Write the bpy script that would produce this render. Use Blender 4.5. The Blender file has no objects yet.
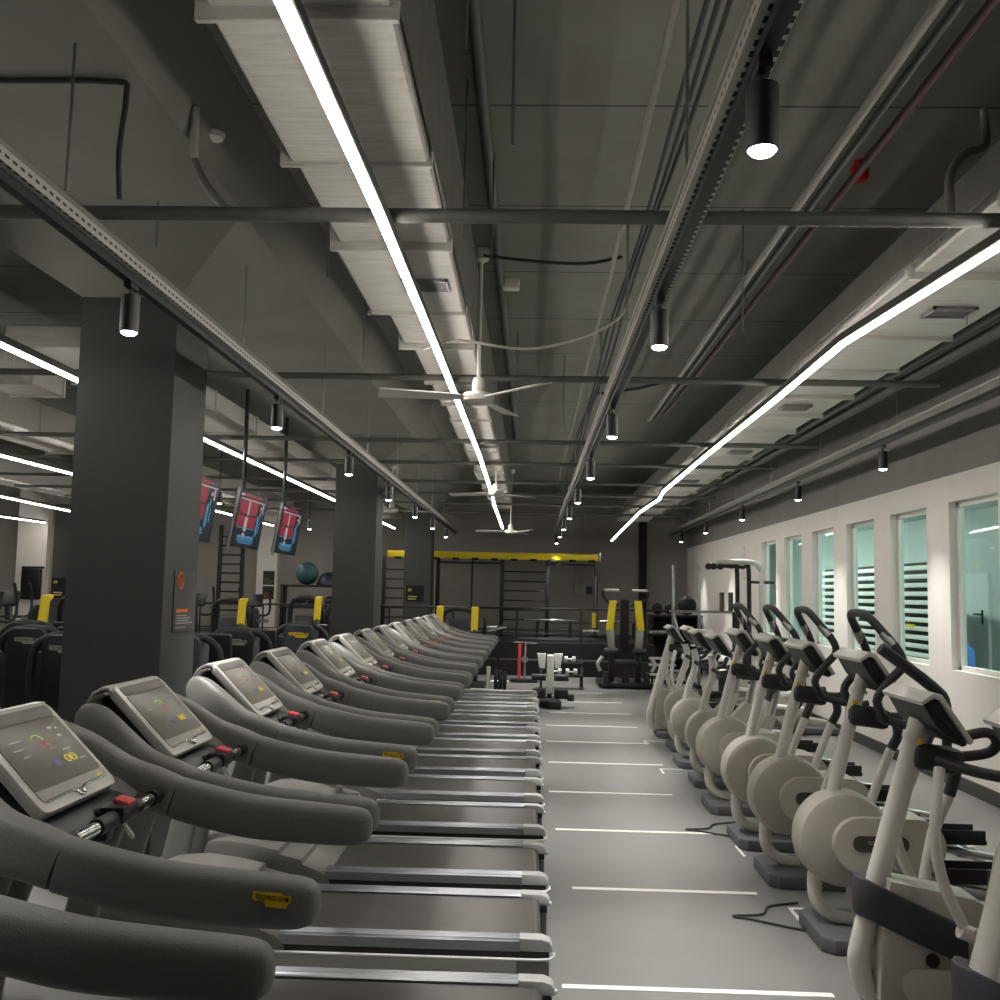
import bpy, bmesh, math, random
from mathutils import Vector, Matrix
random.seed(7)
S = bpy.context.scene
C = S.collection
PI = math.pi
ORG = Vector((0, 0, 0))

# ------------------------------------------------------------------ helpers
def lin(h):
    h = h.lstrip('#')
    return tuple(((c / 12.92) if c <= .04045 else ((c + .055) / 1.055) ** 2.4)
                 for c in (int(h[i:i + 2], 16) / 255 for i in (0, 2, 4))) + (1,)

def mat(name, col, rough=.5, metal=0., noise=0., scale=8., bump=0., stretch=None, spec=.5, emit=None, es=0.):
    m = bpy.data.materials.new(name); m.use_nodes = True
    nt = m.node_tree; b = nt.nodes['Principled BSDF']
    c = lin(col) if isinstance(col, str) else col
    b.inputs['Base Color'].default_value = c
    b.inputs['Roughness'].default_value = rough
    b.inputs['Metallic'].default_value = metal
    b.inputs['Specular IOR Level'].default_value = spec
    if emit:
        b.inputs['Emission Color'].default_value = lin(emit); b.inputs['Emission Strength'].default_value = es
    if noise or bump:
        tc = nt.nodes.new('ShaderNodeTexCoord'); mp = nt.nodes.new('ShaderNodeMapping')
        mp.inputs['Scale'].default_value = stretch or (1, 1, 1)
        nt.links.new(tc.outputs['Object'], mp.inputs['Vector'])
        n = nt.nodes.new('ShaderNodeTexNoise'); n.inputs['Scale'].default_value = scale
        n.inputs['Detail'].default_value = 5
        nt.links.new(mp.outputs[0], n.inputs['Vector'])
        if noise:
            r = nt.nodes.new('ShaderNodeValToRGB')
            r.color_ramp.elements[0].position = .3; r.color_ramp.elements[1].position = .7
            r.color_ramp.elements[0].color = tuple(x * (1 - noise) for x in c[:3]) + (1,)
            r.color_ramp.elements[1].color = tuple(min(1, x * (1 + noise)) for x in c[:3]) + (1,)
            nt.links.new(n.outputs['Fac'], r.inputs['Fac']); nt.links.new(r.outputs['Color'], b.inputs['Base Color'])
        if bump:
            bp = nt.nodes.new('ShaderNodeBump'); bp.inputs['Strength'].default_value = bump
            bp.inputs['Distance'].default_value = .01
            nt.links.new(n.outputs['Fac'], bp.inputs['Height']); nt.links.new(bp.outputs[0], b.inputs['Normal'])
    return m

def emis(name, col, s):
    return mat(name, '#000000', .6, emit=col, es=s)

def smoothpts(pts, sub=4, closed=False):
    P = [Vector(p) for p in pts]; n = len(P); out = []
    if n < 3 or sub <= 1: return P
    for i in range(n if closed else n - 1):
        p1, p2 = P[i], P[(i + 1) % n]
        p0 = P[i - 1] if (i > 0 or closed) else p1 * 2 - p2
        p3 = P[(i + 2) % n] if (i + 2 < n or closed) else p2 * 2 - p1
        for k in range(sub):
            t = k / sub
            out.append(.5 * ((2 * p1) + (p2 - p0) * t + (2 * p0 - 5 * p1 + 4 * p2 - p3) * t * t + (3 * p1 - p0 - 3 * p2 + p3) * t ** 3))
    if not closed: out.append(P[-1])
    return out

class M:
    def __init__(s): s.v = []; s.f = []
    def add(s, vs, fs):
        o = len(s.v); s.v += [Vector(v) for v in vs]; s.f += [[i + o for i in f] for f in fs]; return s
    def box(s, x0, x1, y0, y1, z0, z1):
        return s.add([(x0, y0, z0), (x1, y0, z0), (x1, y1, z0), (x0, y1, z0), (x0, y0, z1), (x1, y0, z1), (x1, y1, z1), (x0, y1, z1)],
                     [(0, 3, 2, 1), (4, 5, 6, 7), (0, 1, 5, 4), (1, 2, 6, 5), (2, 3, 7, 6), (3, 0, 4, 7)])
    def rbox(s, c, size, r=.01, rot=None, seg=2):
        bm = bmesh.new(); bmesh.ops.create_cube(bm, size=1)
        for v in bm.verts: v.co = Vector((v.co.x * size[0], v.co.y * size[1], v.co.z * size[2]))
        r = min(r, min(size) * .49)
        bmesh.ops.bevel(bm, geom=bm.edges[:], offset=r, segments=seg, affect='EDGES', profile=.5)
        return s._bm(bm, Matrix.Translation(c) @ (rot.to_4x4() if rot else Matrix()))
    def _bm(s, bm, mx):
        bm.verts.index_update(); o = len(s.v)
        s.v += [mx @ v.co for v in bm.verts]; s.f += [[v.index + o for v in f.verts] for f in bm.faces]; bm.free(); return s
    def ell(s, c, r, seg=16, rings=10):
        bm = bmesh.new(); bmesh.ops.create_uvsphere(bm, u_segments=seg, v_segments=rings, radius=1)
        return s._bm(bm, Matrix.Translation(c) @ Matrix.Diagonal((r[0], r[1], r[2], 1)))
    def tube(s, pts, r, seg=8, closed=False, sub=1):
        P = smoothpts(pts, sub, closed) if sub > 1 else [Vector(p) for p in pts]
        n = len(P); R = r if isinstance(r, (list, tuple)) else None
        def rad(i):
            if not R: return r
            t = i / max(1, n - 1) * (len(R) - 1); k = min(int(t), len(R) - 2); return R[k] + (R[k + 1] - R[k]) * (t - k)
        T = []
        for i in range(n):
            a = P[(i - 1) % n] if (i > 0 or closed) else P[i]; b = P[(i + 1) % n] if (i < n - 1 or closed) else P[i]
            d = b - a; T.append(d.normalized() if d.length > 1e-9 else Vector((0, 0, 1)))
        u = T[0].orthogonal().normalized(); vs = []; fs = []
        for i in range(n):
            u = (u - T[i] * u.dot(T[i]))
            u = u.normalized() if u.length > 1e-6 else T[i].orthogonal().normalized()
            w = T[i].cross(u)
            for k in range(seg):
                a = 2 * PI * k / seg; vs.append(P[i] + (u * math.cos(a) + w * math.sin(a)) * rad(i))
        for i in range(n if closed else n - 1):
            j = (i + 1) % n
            for k in range(seg):
                l = (k + 1) % seg; fs.append((i * seg + k, i * seg + l, j * seg + l, j * seg + k))
        if not closed:
            fs.append(tuple(range(seg))[::-1]); fs.append(tuple((n - 1) * seg + k for k in range(seg)))
        return s.add(vs, fs)
    def sweep(s, pts, secs, side=(0, 1, 0), n=16, e=4., sub=4):
        """flat-sided swept bar: secs = (width along side, height) per point"""
        ext = [Vector((p[0], p[1], p[2])) for p in pts]
        P = smoothpts(ext, sub); W = [q.x for q in smoothpts([(a[0], 0, 0) for a in secs], sub)]; Hh = [q.x for q in smoothpts([(a[1], 0, 0) for a in secs], sub)]
        side = Vector(side); vs = []; fs = []; m = len(P)
        for i in range(m):
            t = (P[min(i + 1, m - 1)] - P[max(i - 1, 0)]).normalized()
            up = t.cross(side).normalized(); sd = up.cross(t).normalized()
            for k in range(n):
                a = 2 * PI * (k + .5) / n; ca, sa = math.cos(a), math.sin(a)
                x = math.copysign(abs(ca) ** (2 / e), ca) * max(W[i], .002) / 2; y = math.copysign(abs(sa) ** (2 / e), sa) * max(Hh[i], .002) / 2
                vs.append(P[i] + sd * x + up * y)
        for i in range(m - 1):
            for k in range(n):
                l = (k + 1) % n; fs.append((i * n + k, i * n + l, (i + 1) * n + l, (i + 1) * n + k))
        fs.append(tuple(range(n))[::-1]); fs.append(tuple((m - 1) * n + k for k in range(n)))
        return s.add(vs, fs)
    def lathe(s, prof, c=(0, 0, 0), axis='Z', seg=20):
        rm = {'Z': Matrix(), 'X': Matrix.Rotation(PI / 2, 4, 'Y'), 'Y': Matrix.Rotation(-PI / 2, 4, 'X')}[axis] if isinstance(axis, str) else Vector((0, 0, 1)).rotation_difference(Vector(axis)).to_matrix().to_4x4()
        mx = Matrix.Translation(c) @ rm; vs = []; fs = []; n = len(prof)
        for r, h in prof:
            for k in range(seg):
                a = 2 * PI * k / seg; vs.append(mx @ Vector((max(r, 1e-4) * math.cos(a), max(r, 1e-4) * math.sin(a), h)))
        for i in range(n - 1):
            for k in range(seg):
                l = (k + 1) % seg; fs.append((i * seg + k, i * seg + l, (i + 1) * seg + l, (i + 1) * seg + k))
        fs.append(tuple(range(seg))[::-1]); fs.append(tuple((n - 1) * seg + k for k in range(seg)))
        return s.add(vs, fs)
    def cyl(s, a, b, r, seg=12):
        return s.tube([a, b], r, seg)
    def prism(s, poly, a0, a1, axis='Y', bev=0.):
        """poly in the plane normal to axis: Y -> (x,z), X -> (y,z), Z -> (x,y)"""
        f = {'Y': lambda p, a: (p[0], a, p[1]), 'X': lambda p, a: (a, p[0], p[1]), 'Z': lambda p, a: (p[0], p[1], a)}[axis]
        n = len(poly); vs = [f(p, a0) for p in poly] + [f(p, a1) for p in poly]
        fs = [tuple(range(n))[::-1], tuple(range(n, 2 * n))] + [(i, (i + 1) % n, n + (i + 1) % n, n + i) for i in range(n)]
        if not bev: return s.add(vs, fs)
        bm = bmesh.new(); bv = [bm.verts.new(v) for v in vs]
        for q in fs: bm.faces.new([bv[i] for i in q])
        bmesh.ops.recalc_face_normals(bm, faces=bm.faces[:])
        cap = [e for e in bm.edges if len({bv.index(v) // n for v in e.verts}) == 1] if n < 80 else bm.edges[:]
        bmesh.ops.bevel(bm, geom=cap, offset=bev, segments=2, affect='EDGES', profile=.5)
        return s._bm(bm, Matrix())
    def text(s, body, size, mx, ext=.0008):
        cu = bpy.data.curves.new('t', 'FONT'); cu.body = body; cu.size = size; cu.extrude = ext; cu.offset = size * .007; cu.align_x = 'CENTER'; cu.align_y = 'CENTER'
        cu.resolution_u = 2
        o = bpy.data.objects.new('t', cu); C.objects.link(o)
        dg = bpy.context.evaluated_depsgraph_get(); me = bpy.data.meshes.new_from_object(o.evaluated_get(dg))
        s.add([mx @ v.co for v in me.vertices], [tuple(p.vertices) for p in me.polygons])
        bpy.data.objects.remove(o); bpy.data.curves.remove(cu); bpy.data.meshes.remove(me); return s
    def build(s, name, m, parent=None, sm=38, org=None):
        O = ORG if org is None else Vector(org)
        me = bpy.data.meshes.new(name); me.from_pydata([v - O for v in s.v], [], s.f)
        bm = bmesh.new(); bm.from_mesh(me); bmesh.ops.recalc_face_normals(bm, faces=bm.faces[:]); bm.to_mesh(me); bm.free()
        if m: me.materials.append(m)
        if sm:
            me.shade_smooth(); me.set_sharp_from_angle(angle=math.radians(sm))
        o = bpy.data.objects.new(name, me); C.objects.link(o)
        if parent: o.parent = parent
        else: o.location = O
        return o

def tag(o, label=None, cat=None, group=None, kind=None):
    if label: o['label'] = label
    if cat: o['category'] = cat
    if group: o['group'] = group
    if kind: o['kind'] = kind
    return o

def thing(name, label, cat, org, group=None, kind=None):
    global ORG
    ORG = Vector(org)
    o = bpy.data.objects.new(name, None); C.objects.link(o); o.location = ORG
    return tag(o, label, cat, group, kind)

KIDS = {}
def kids(o):
    return [c for c in bpy.data.objects if c.parent == o]
def copy_tree(o, loc=None, label=None, group=None, par=None, cache=None):
    c = o.copy(); C.objects.link(c)
    if par: c.parent = par
    if loc is not None: c.location = loc
    if label: c['label'] = label
    if group: c['group'] = group
    for k in kids(o): copy_tree(k, par=c)
    return c
def struct(o, label=None):
    return tag(o, label, kind='structure')
def zero():
    global ORG
    ORG = Vector((0, 0, 0))
ORD = ['nearest', 'second', 'third', 'fourth', 'fifth', 'sixth', 'seventh', 'eighth', 'ninth', 'tenth', 'eleventh', 'twelfth', 'thirteenth', 'fourteenth']

# ------------------------------------------------------------------ materials
G = {}
G['ceil'] = mat('ceiling_paint', '#7b7b73', .8, noise=.12, scale=1.6, bump=.25)
G['beam'] = mat('beam_paint', '#77776f', .8, noise=.1, scale=1.6, bump=.25)
G['column'] = mat('column_paint', '#40403f', .62, noise=.05, scale=14, bump=.05)
G['wall_grey'] = mat('wall_grey', '#8f8b86', .8, noise=.03, scale=3)
G['wall_white'] = mat('wall_white', '#e2ded8', .7, noise=.02, scale=4)
G['soffit'] = mat('wall_upper_grey', '#8a8783', .8, noise=.04, scale=4)
G['black'] = mat('black_plastic', '#141414', .42)
G['blackmat'] = mat('black_matte', '#0d0d0d', .75)
G['rubber'] = mat('black_rubber_mat', '#1a1a1a', .8, noise=.2, scale=30)
G['frame'] = mat('charcoal_shell', '#72716d', .5, noise=.04, scale=120, bump=.12)
G['rail_grip'] = mat('charcoal_soft_grip', '#6e6e6c', .55, noise=.05, scale=200, bump=.15)
G['silver_plastic'] = mat('silver_plastic', '#c9c7c2', .33, metal=.25)
G['screen'] = mat('console_glass', '#6a655c', .36, spec=.5)  # base colour lightened to carry the glare on the displays
G['chrome'] = mat('chrome', '#d8d8d8', .14, metal=1)
G['steel'] = mat('brushed_steel', '#a4a4a4', .35, metal=1, noise=.1, scale=6, stretch=(1, 40, 40))
G['alu'] = mat('aluminium_rail', '#a9abb0', .3, metal=.9, noise=.1, scale=5, stretch=(1, 60, 60))
G['capgrey'] = mat('grey_end_cap', '#b2b2b0', .45)
G['belt'] = mat('treadmill_belt', '#4a4743', .34, noise=.1, scale=10, stretch=(.4, 3, 1))
G['hood'] = mat('motor_hood_grey', '#74726d', .42, noise=.03, scale=4)
G['skirt'] = mat('skirt_grey', '#a6a59f', .45)
G['whiteline'] = mat('white_trim', '#f0f0ee', .4)
G['red'] = mat('red_plastic', '#d8484c', .45)
G['yellow'] = mat('yellow_vinyl', '#e6cf1e', .5)
G['logo_yellow'] = mat('badge_yellow', '#e8c41c', .5)
G['logo_ink'] = mat('badge_ink', '#15120a', .6)
G['beige'] = mat('warm_grey_shell', '#a5a096', .45, noise=.03, scale=60, bump=.04)
G['beige2'] = mat('warm_grey_cover', '#b9b3a7', .42, noise=.02, scale=60)
G['whitetube'] = mat('pale_grey_tube', '#cbc8c1', .36, noise=.02, scale=30)
G['plinth'] = mat('slate_plinth', '#5a5a5c', .6, noise=.05, scale=20)
G['strap'] = mat('dark_foam_wrap', '#33343a', .75, noise=.12, scale=150, bump=.2)
G['handle'] = mat('black_foam_grip', '#26272a', .55, noise=.1, scale=90, bump=.1)
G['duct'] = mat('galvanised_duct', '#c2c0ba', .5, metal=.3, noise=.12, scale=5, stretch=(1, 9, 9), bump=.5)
G['ductside'] = mat('duct_side_dark', '#77756f', .6, metal=.2, noise=.12, scale=6, bump=.3)
G['pipe'] = mat('painted_pipe', '#54544f', .5, noise=.08, scale=12)
G['pipe_light'] = mat('grey_conduit', '#8d8b84', .5, noise=.06, scale=10)
G['tray'] = mat('tray_galvanised', '#97958f', .4, metal=.5)
G['led'] = emis('led_diffuser', '#fff8ef', 15.0)
G['lampdisc'] = emis('spot_lens', '#fffaf2', 10.0)
G['fan'] = mat('fan_enamel', '#d9d7d0', .45)
G['white'] = mat('white_plastic', '#dddbd5', .5)
G['cable'] = mat('pale_cable', '#b0ada4', .6)
G['cable_dark'] = mat('dark_cable', '#2b2a28', .6)
G['navy'] = mat('navy_shroud', '#33373f', .5, noise=.05, scale=40)
G['orange'] = mat('orange_print', '#d8742e', .6)
G['signgrey'] = mat('sign_board', '#403d3c', .5)
G['print_grey'] = mat('print_pale', '#a9a6a0', .6)
G['mattline'] = mat('white_floor_tape', '#f1efe9', .5)
G['whitepad'] = mat('white_vinyl', '#e9e7e2', .45)
# ------------------------------------------------------------------ special materials
def ceiling_material():
    m = G['ceil']; nt = m.node_tree; b = nt.nodes['Principled BSDF']
    src = b.inputs['Base Color'].links[0].from_socket
    tc = nt.nodes.new('ShaderNodeTexCoord'); sp = nt.nodes.new('ShaderNodeSeparateXYZ')
    nt.links.new(tc.outputs['Object'], sp.inputs[0])
    def mth(op, a, bv):
        n = nt.nodes.new('ShaderNodeMath'); n.operation = op
        if isinstance(a, (int, float)): n.inputs[0].default_value = a
        else: nt.links.new(a, n.inputs[0])
        n.inputs[1].default_value = bv; return n.outputs[0]
    y = mth('MODULO', mth('ADD', sp.outputs['Y'], 100 - 4.528), 1.32)
    line = mth('LESS_THAN', y, .016)
    mx = nt.nodes.new('ShaderNodeMix'); mx.data_type = 'RGBA'
    nt.links.new(line, mx.inputs[0]); nt.links.new(src, mx.inputs[6]); mx.inputs[7].default_value = lin('#3a3936')
    nt.links.new(mx.outputs[2], b.inputs['Base Color'])
ceiling_material()

def floor_material():
    m = mat('floor_rubber', '#807f7d', .36, noise=.07, scale=2.2, stretch=(1, 1, 1))
    nt = m.node_tree; b = nt.nodes['Principled BSDF']
    n = nt.nodes.new('ShaderNodeTexNoise'); n.inputs['Scale'].default_value = 90
    tc = nt.nodes.new('ShaderNodeTexCoord'); nt.links.new(tc.outputs['Object'], n.inputs['Vector'])
    bp = nt.nodes.new('ShaderNodeBump'); bp.inputs['Strength'].default_value = .05; bp.inputs['Distance'].default_value = .005
    nt.links.new(n.outputs['Fac'], bp.inputs['Height']); nt.links.new(bp.outputs[0], b.inputs['Normal'])
    return m
G['floor'] = floor_material()

def perforated():
    m = bpy.data.materials.new('perforated_tray'); m.use_nodes = True; nt = m.node_tree; b = nt.nodes['Principled BSDF']
    tc = nt.nodes.new('ShaderNodeTexCoord'); sx = nt.nodes.new('ShaderNodeSeparateXYZ'); nt.links.new(tc.outputs['Object'], sx.inputs[0])
    su = nt.nodes.new('ShaderNodeMath'); su.operation = 'ADD'; nt.links.new(sx.outputs['X'], su.inputs[0]); nt.links.new(sx.outputs['Z'], su.inputs[1])
    mp = nt.nodes.new('ShaderNodeCombineXYZ'); nt.links.new(sx.outputs['Y'], mp.inputs[0]); nt.links.new(su.outputs[0], mp.inputs[1])
    br = nt.nodes.new('ShaderNodeTexBrick'); br.inputs['Scale'].default_value = 1
    br.inputs['Brick Width'].default_value = .052; br.inputs['Row Height'].default_value = .033; br.inputs['Mortar Size'].default_value = .0115
    br.inputs['Color1'].default_value = lin('#151412'); br.inputs['Color2'].default_value = lin('#1b1a18'); br.inputs['Mortar'].default_value = lin('#b9b7b1')
    nt.links.new(mp.outputs[0], br.inputs['Vector']); nt.links.new(br.outputs['Color'], b.inputs['Base Color'])
    b.inputs['Roughness'].default_value = .45; b.inputs['Metallic'].default_value = .3
    return m
G['perf'] = perforated()

def glass():
    m = bpy.data.materials.new('teal_glass'); m.use_nodes = True; nt = m.node_tree
    for n in list(nt.nodes):
        if n.type != 'OUTPUT_MATERIAL': nt.nodes.remove(n)
    out = nt.nodes['Material Output']
    t = nt.nodes.new('ShaderNodeBsdfTransparent'); t.inputs[0].default_value = (.87, .945, .935, 1)
    g = nt.nodes.new('ShaderNodeBsdfGlossy'); g.inputs['Roughness'].default_value = .03; g.inputs[0].default_value = (.8, .9, .9, 1)
    mx = nt.nodes.new('ShaderNodeMixShader')
    mx.inputs[0].default_value = .05; nt.links.new(t.outputs[0], mx.inputs[1]); nt.links.new(g.outputs[0], mx.inputs[2]); nt.links.new(mx.outputs[0], out.inputs[0])
    return m
G['glass'] = glass()

# ------------------------------------------------------------------ camera
def make_camera():
    yaw, pitch, roll = math.radians(-1.8777), math.radians(5.2184), math.radians(1.2)
    f = Vector((math.sin(yaw) * math.cos(pitch), math.cos(yaw) * math.cos(pitch), math.sin(pitch)))
    r = Vector((math.cos(yaw), -math.sin(yaw), 0)); u = r.cross(f)
    r2 = r * math.cos(roll) + u * math.sin(roll); u2 = u * math.cos(roll) - r * math.sin(roll)
    cd = bpy.data.cameras.new('camera'); cd.lens = 36; cd.sensor_width = 36; cd.clip_end = 200; cd.clip_start = .05
    o = bpy.data.objects.new('camera', cd); C.objects.link(o)
    o.matrix_world = Matrix(((r2.x, u2.x, -f.x, 0), (r2.y, u2.y, -f.y, 0), (r2.z, u2.z, -f.z, 1.65), (0, 0, 0, 1)))
    S.camera = o
make_camera()
S.view_settings.view_transform = 'Standard'; S.view_settings.look = 'None'; S.view_settings.gamma = 1; S.view_settings.exposure = 1.35
S.view_settings.use_curve_mapping = False
w = bpy.data.worlds.new('world'); S.world = w; w.use_nodes = True
w.node_tree.nodes['Background'].inputs[0].default_value = (.9, .95, 1, 1); w.node_tree.nodes['Background'].inputs[1].default_value = .03

# ------------------------------------------------------------------ room shell
XL, XR, YB, YF, ZC = -15.0, 3.8, 24.6, -3.5, 4.1
zero()
floor = struct(M().box(XL - .2, XR + .13, YF - .2, YB + .2, -.12, 0).build('floor', G['floor'], sm=0))
for y0, x0, x1 in ((4.385, .16, 1.292), (5.8, .262, 1.29), (7.19, .2, 1.296), (8.52, .18, 1.2), (9.965, .2, 1.31), (11.35, .2, 1.34), (12.7, .22, 1.35), (14.05, .3, 1.42), (15.45, .6, 1.42), (16.8, .4, 1.2)):
    M().box(x0, x1, y0 - .022, y0 + .022, 0, .0022).build('floor_line', G['mattline'], floor, sm=0)
for x, y in ((1.4, 5.55), (1.38, 6.85), (1.25, 9.75), (1.3, 11.55)):
    M().box(x, x + .22, y - .012, y + .012, 0, .002).box(x, x + .02, y - .25, y - .012, 0, .002).build('floor_corner_mark', G['mattline'], floor, sm=0)
struct(M().box(XL - .2, XR + .13, YF - .2, YB + .2, ZC, ZC + .25).build('ceiling', G['ceil'], sm=0))
struct(M().box(XL, XR, YB, YB + .2, 0, ZC).build('wall_back', G['wall_grey'], sm=0))
struct(M().box(XL - .2, XL, YF, YB, 0, ZC).build('wall_left', G['wall_grey'], sm=0))
struct(M().box(XL, XR, YF - .2, YF, 0, ZC).build('wall_front', G['wall_grey'], sm=0))
# right wall with its row of tall openings
WINY = [(5.28 + 1.49 * k, 6.25 + 1.49 * k) for k in range(0, 8)]
SILL, HEAD, ZU = 1.02, 2.545, 2.79
wr = M(); edges = [YF] + [e for p in WINY for e in p] + [YB]
wr.box(XR, XR + .13, YF, YB, 0, SILL).box(XR, XR + .13, YF, YB, HEAD, ZU)
for i in range(0, len(edges), 2): wr.box(XR, XR + .13, edges[i], edges[i + 1], SILL, HEAD)
struct(wr.build('wall_right', G['wall_white'], sm=0))
struct(M().box(XR, XR + .13, YF, YB, ZU, ZC).build('wall_right_upper', G['soffit'], sm=0))
struct(M().rbox((XR - .008, (YF + YB) / 2, .06), (.016, YB - YF, .12), .004).build('baseboard_right', mat('baseboard_dark', '#3c3b39', .5)))
struct(M().rbox((XL / 2 + XR / 2, YB - .008, .06), (XR - XL, .016, .12), .004).build('baseboard_back', G['blackmat']))
for i, (a, b) in enumerate(WINY):
    root = thing('window_%d' % (i + 1), None, None, (XR + .1, (a + b) / 2, SILL), kind='structure')
    fr = M(); x0, x1 = XR + .07, XR + .12
    fr.box(x0, x1, a, a + .045, SILL, HEAD).box(x0, x1, b - .045, b, SILL, HEAD).box(x0, x1, a, b, SILL, SILL + .05).box(x0, x1, a, b, HEAD - .045, HEAD)
    fr.build('window_frame', G['white'], root, sm=0)
    M().box(XR + .09, XR + .097, a + .04, b - .04, SILL + .04, HEAD - .04).build('pane', G['glass'], root, sm=0)
    M().rbox((XR + .035, (a + b) / 2, SILL + .006), (.066, b - a - .004, .012), .003).build('window_sill', G['white'], root)
zero()
# columns: one tall grid
G['column_base'] = G['column']
def column(x, y, wd=.6):
    struct(M().box(x, x + wd, y, y + wd, 0, 3.42).build('column', G['column'], sm=0))
    cap = M(); a, d = 3.42, .55
    cap.add([(x, y, a), (x + wd, y, a), (x + wd, y + wd, a), (x, y + wd, a),
             (x - d, y - d, 3.76), (x + wd + d, y - d, 3.76), (x + wd + d, y + wd + d, 3.76), (x - d, y + wd + d, 3.76)],
            [(0, 3, 2, 1), (4, 5, 6, 7), (0, 1, 5, 4), (1, 2, 6, 5), (2, 3, 7, 6), (3, 0, 4, 7)])
    struct(cap.build('column_capital', G['beam'], sm=0))
for x, y in ((-2.82, 6.0), (-2.82, 14.15), (-2.82, 22.1), (-10.8, 6.0), (-10.8, 14.15), (-10.82, 22.3)):
    column(x, y, .48 if y > 22.2 else .6)
for xc in (-2.52, -10.5):
    pr = [(xc - .85, 3.76), (xc + .85, 3.76), (xc + 1.05, ZC), (xc - 1.05, ZC)]
    struct(M().prism(pr, YF, YB, 'Y').build('ceiling_beam', G['beam'], sm=0))
# pilasters on the back wall
struct(M().box(-6.74, -6.24, YB - .2, YB, 0, ZC).build('trim_1', G['wall_white'], sm=0))
struct(M().box(-12.75, -12.0, YB - .2, YB, 0, ZC).build('trim_2', G['wall_white'], sm=0))
struct(M().box(2.62, 2.8, YB - .15, YB, 0, ZC).build('trim_3', G['blackmat'], sm=0))
# raised black platform along the back with its railing
struct(M().box(-8.5, 2.55, 20.6, YB - .25, 0, .62).box(-8.5, 2.55, 20.0, 20.6, 0, .3).build('platform', G['rubber'], sm=0))
r = thing('handrail', 'black tube railing along the raised platform at the back', 'railing', (-2.5, 20.75, .62))
M().tube([(-8.4, 20.75, 1.27), (3.3, 20.75, 1.33)], .022).build('top_rail', G['black'], r)
M().tube([(-8.4, 20.75, .8), (2.5, 20.75, .8)], .014).build('lower_rail', G['black'], r)
for k in range(9):
    x = -8.2 + k * 1.32; M().cyl((x, 20.75, .62), (x, 20.75, 1.28), .018).build('post', G['black'], r)

# ------------------------------------------------------------------ the room beyond the windows
zero()
G['pool_wall'] = mat('far_room_wall', '#cfd8d4', .7); G['pool_floor'] = mat('far_room_floor', '#9fb0ac', .4)
YE = 34.0
struct(M().box(XR + .13, 8.2, YF, YE, -.12, 0).build('floor_side_room', G['pool_floor'], sm=0))
struct(M().box(XR + .13, 8.2, YF, YE, 3.3, 3.45).build('ceiling_side_room', G['pool_wall'], sm=0))
struct(M().box(8.0, 8.2, YF, YE, 0, 3.3).build('wall_side_room', G['pool_wall'], sm=0))
struct(M().box(XR + .13, 8.2, YE, YE + .2, 0, 3.3).build('wall_side_room_end', G['pool_wall'], sm=0))
struct(M().box(XR + .01, XR + .13, YB + .2, YE, 0, 3.3).build('wall_side_room_inner', G['pool_wall'], sm=0))
r = thing('louvre_screen', 'white slatted louvre screen seen through the windows of the right wall', 'screen', (6.5, 18.9, 0))
lv = M()
for y in (16.4, 18.6, 20.8, 23.2): lv.box(6.47, 6.55, y - .04, y + .04, 0, 2.35)
lv.build('frame', G['white'], r, sm=0)
sl = M()
for k in range(13): sl.rbox((6.5, 19.8, .45 + k * .145), (.05, 6.8, .075), .01)
tag(sl.build('slats', G['whitepad'], r), kind='stuff')
M().box(6.75, 6.8, 16.3, 23.3, 0, 2.3).build('dark_backing', mat('screen_backing', '#2a3130', .8), r, sm=0)
M().box(6.42, 6.45, 17.1, 17.9, 1.2, 1.24).build('yellow_tag', G['yellow'], r, sm=0)
r = thing('side_room_door', 'pale door with black lever handle on the far wall, seen through the nearest window', 'door', (7.96, 18.1, 0))
M().box(7.95, 7.995, 17.75, 18.75, 0, 2.15).build('leaf', mat('far_door', '#e3ebe7', .5), r, sm=0)
M().tube([(7.95, 17.95, 1.42), (7.88, 17.95, 1.42), (7.88, 18.15, 1.42)], .018).tube([(7.94, 17.95, 1.25), (7.94, 17.95, 1.5)], .02).build('handle', G['black'], r)
r = thing('water_bottle', 'blue water cooler bottle seen through the nearest window', 'bottle', (5.6, 13.15, .72))
M().lathe([(.0, .72), (.1, .72), (.105, .74), (.105, 1.0), (.09, 1.04), (.035, 1.08), (.035, 1.12), (0, 1.12)], (5.6, 13.15, 0)).build('body', mat('bottle_blue', '#2a5fa8', .25), r)
r = thing('side_table', 'pale table carrying the blue bottle behind the nearest window', 'table', (5.9, 13.6, 0))
M().rbox((5.9, 13.6, .695), (.9, 1.8, .05), .01).build('table_top', mat('table_pale', '#86a3a6', .4), r)
for dx in (-.4, .4):
    for dy in (-.8, .8): M().cyl((5.9 + dx, 13.6 + dy, 0), (5.9 + dx, 13.6 + dy, .68), .02).build('leg', G['steel'], r)
r = thing('tube_frame_chair', 'white tube framed chair behind the table in the side room', 'chair', (6.5, 15.1, 0))
M().tube([(6.3, 14.9, 0), (6.3, 14.9, 1.15), (6.3, 15.35, 1.15), (6.3, 15.35, 0)], .02).tube([(6.3, 14.9, .8), (6.3, 15.35, .8)], .016).build('back_frame', G['white'], r)
M().rbox((6.5, 15.12, .46), (.45, .46, .05), .02).build('seat', G['white'], r)
for dy in (14.92, 15.33): M().cyl((6.7, dy, 0), (6.7, dy, .45), .018).build('leg', G['white'], r)
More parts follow.
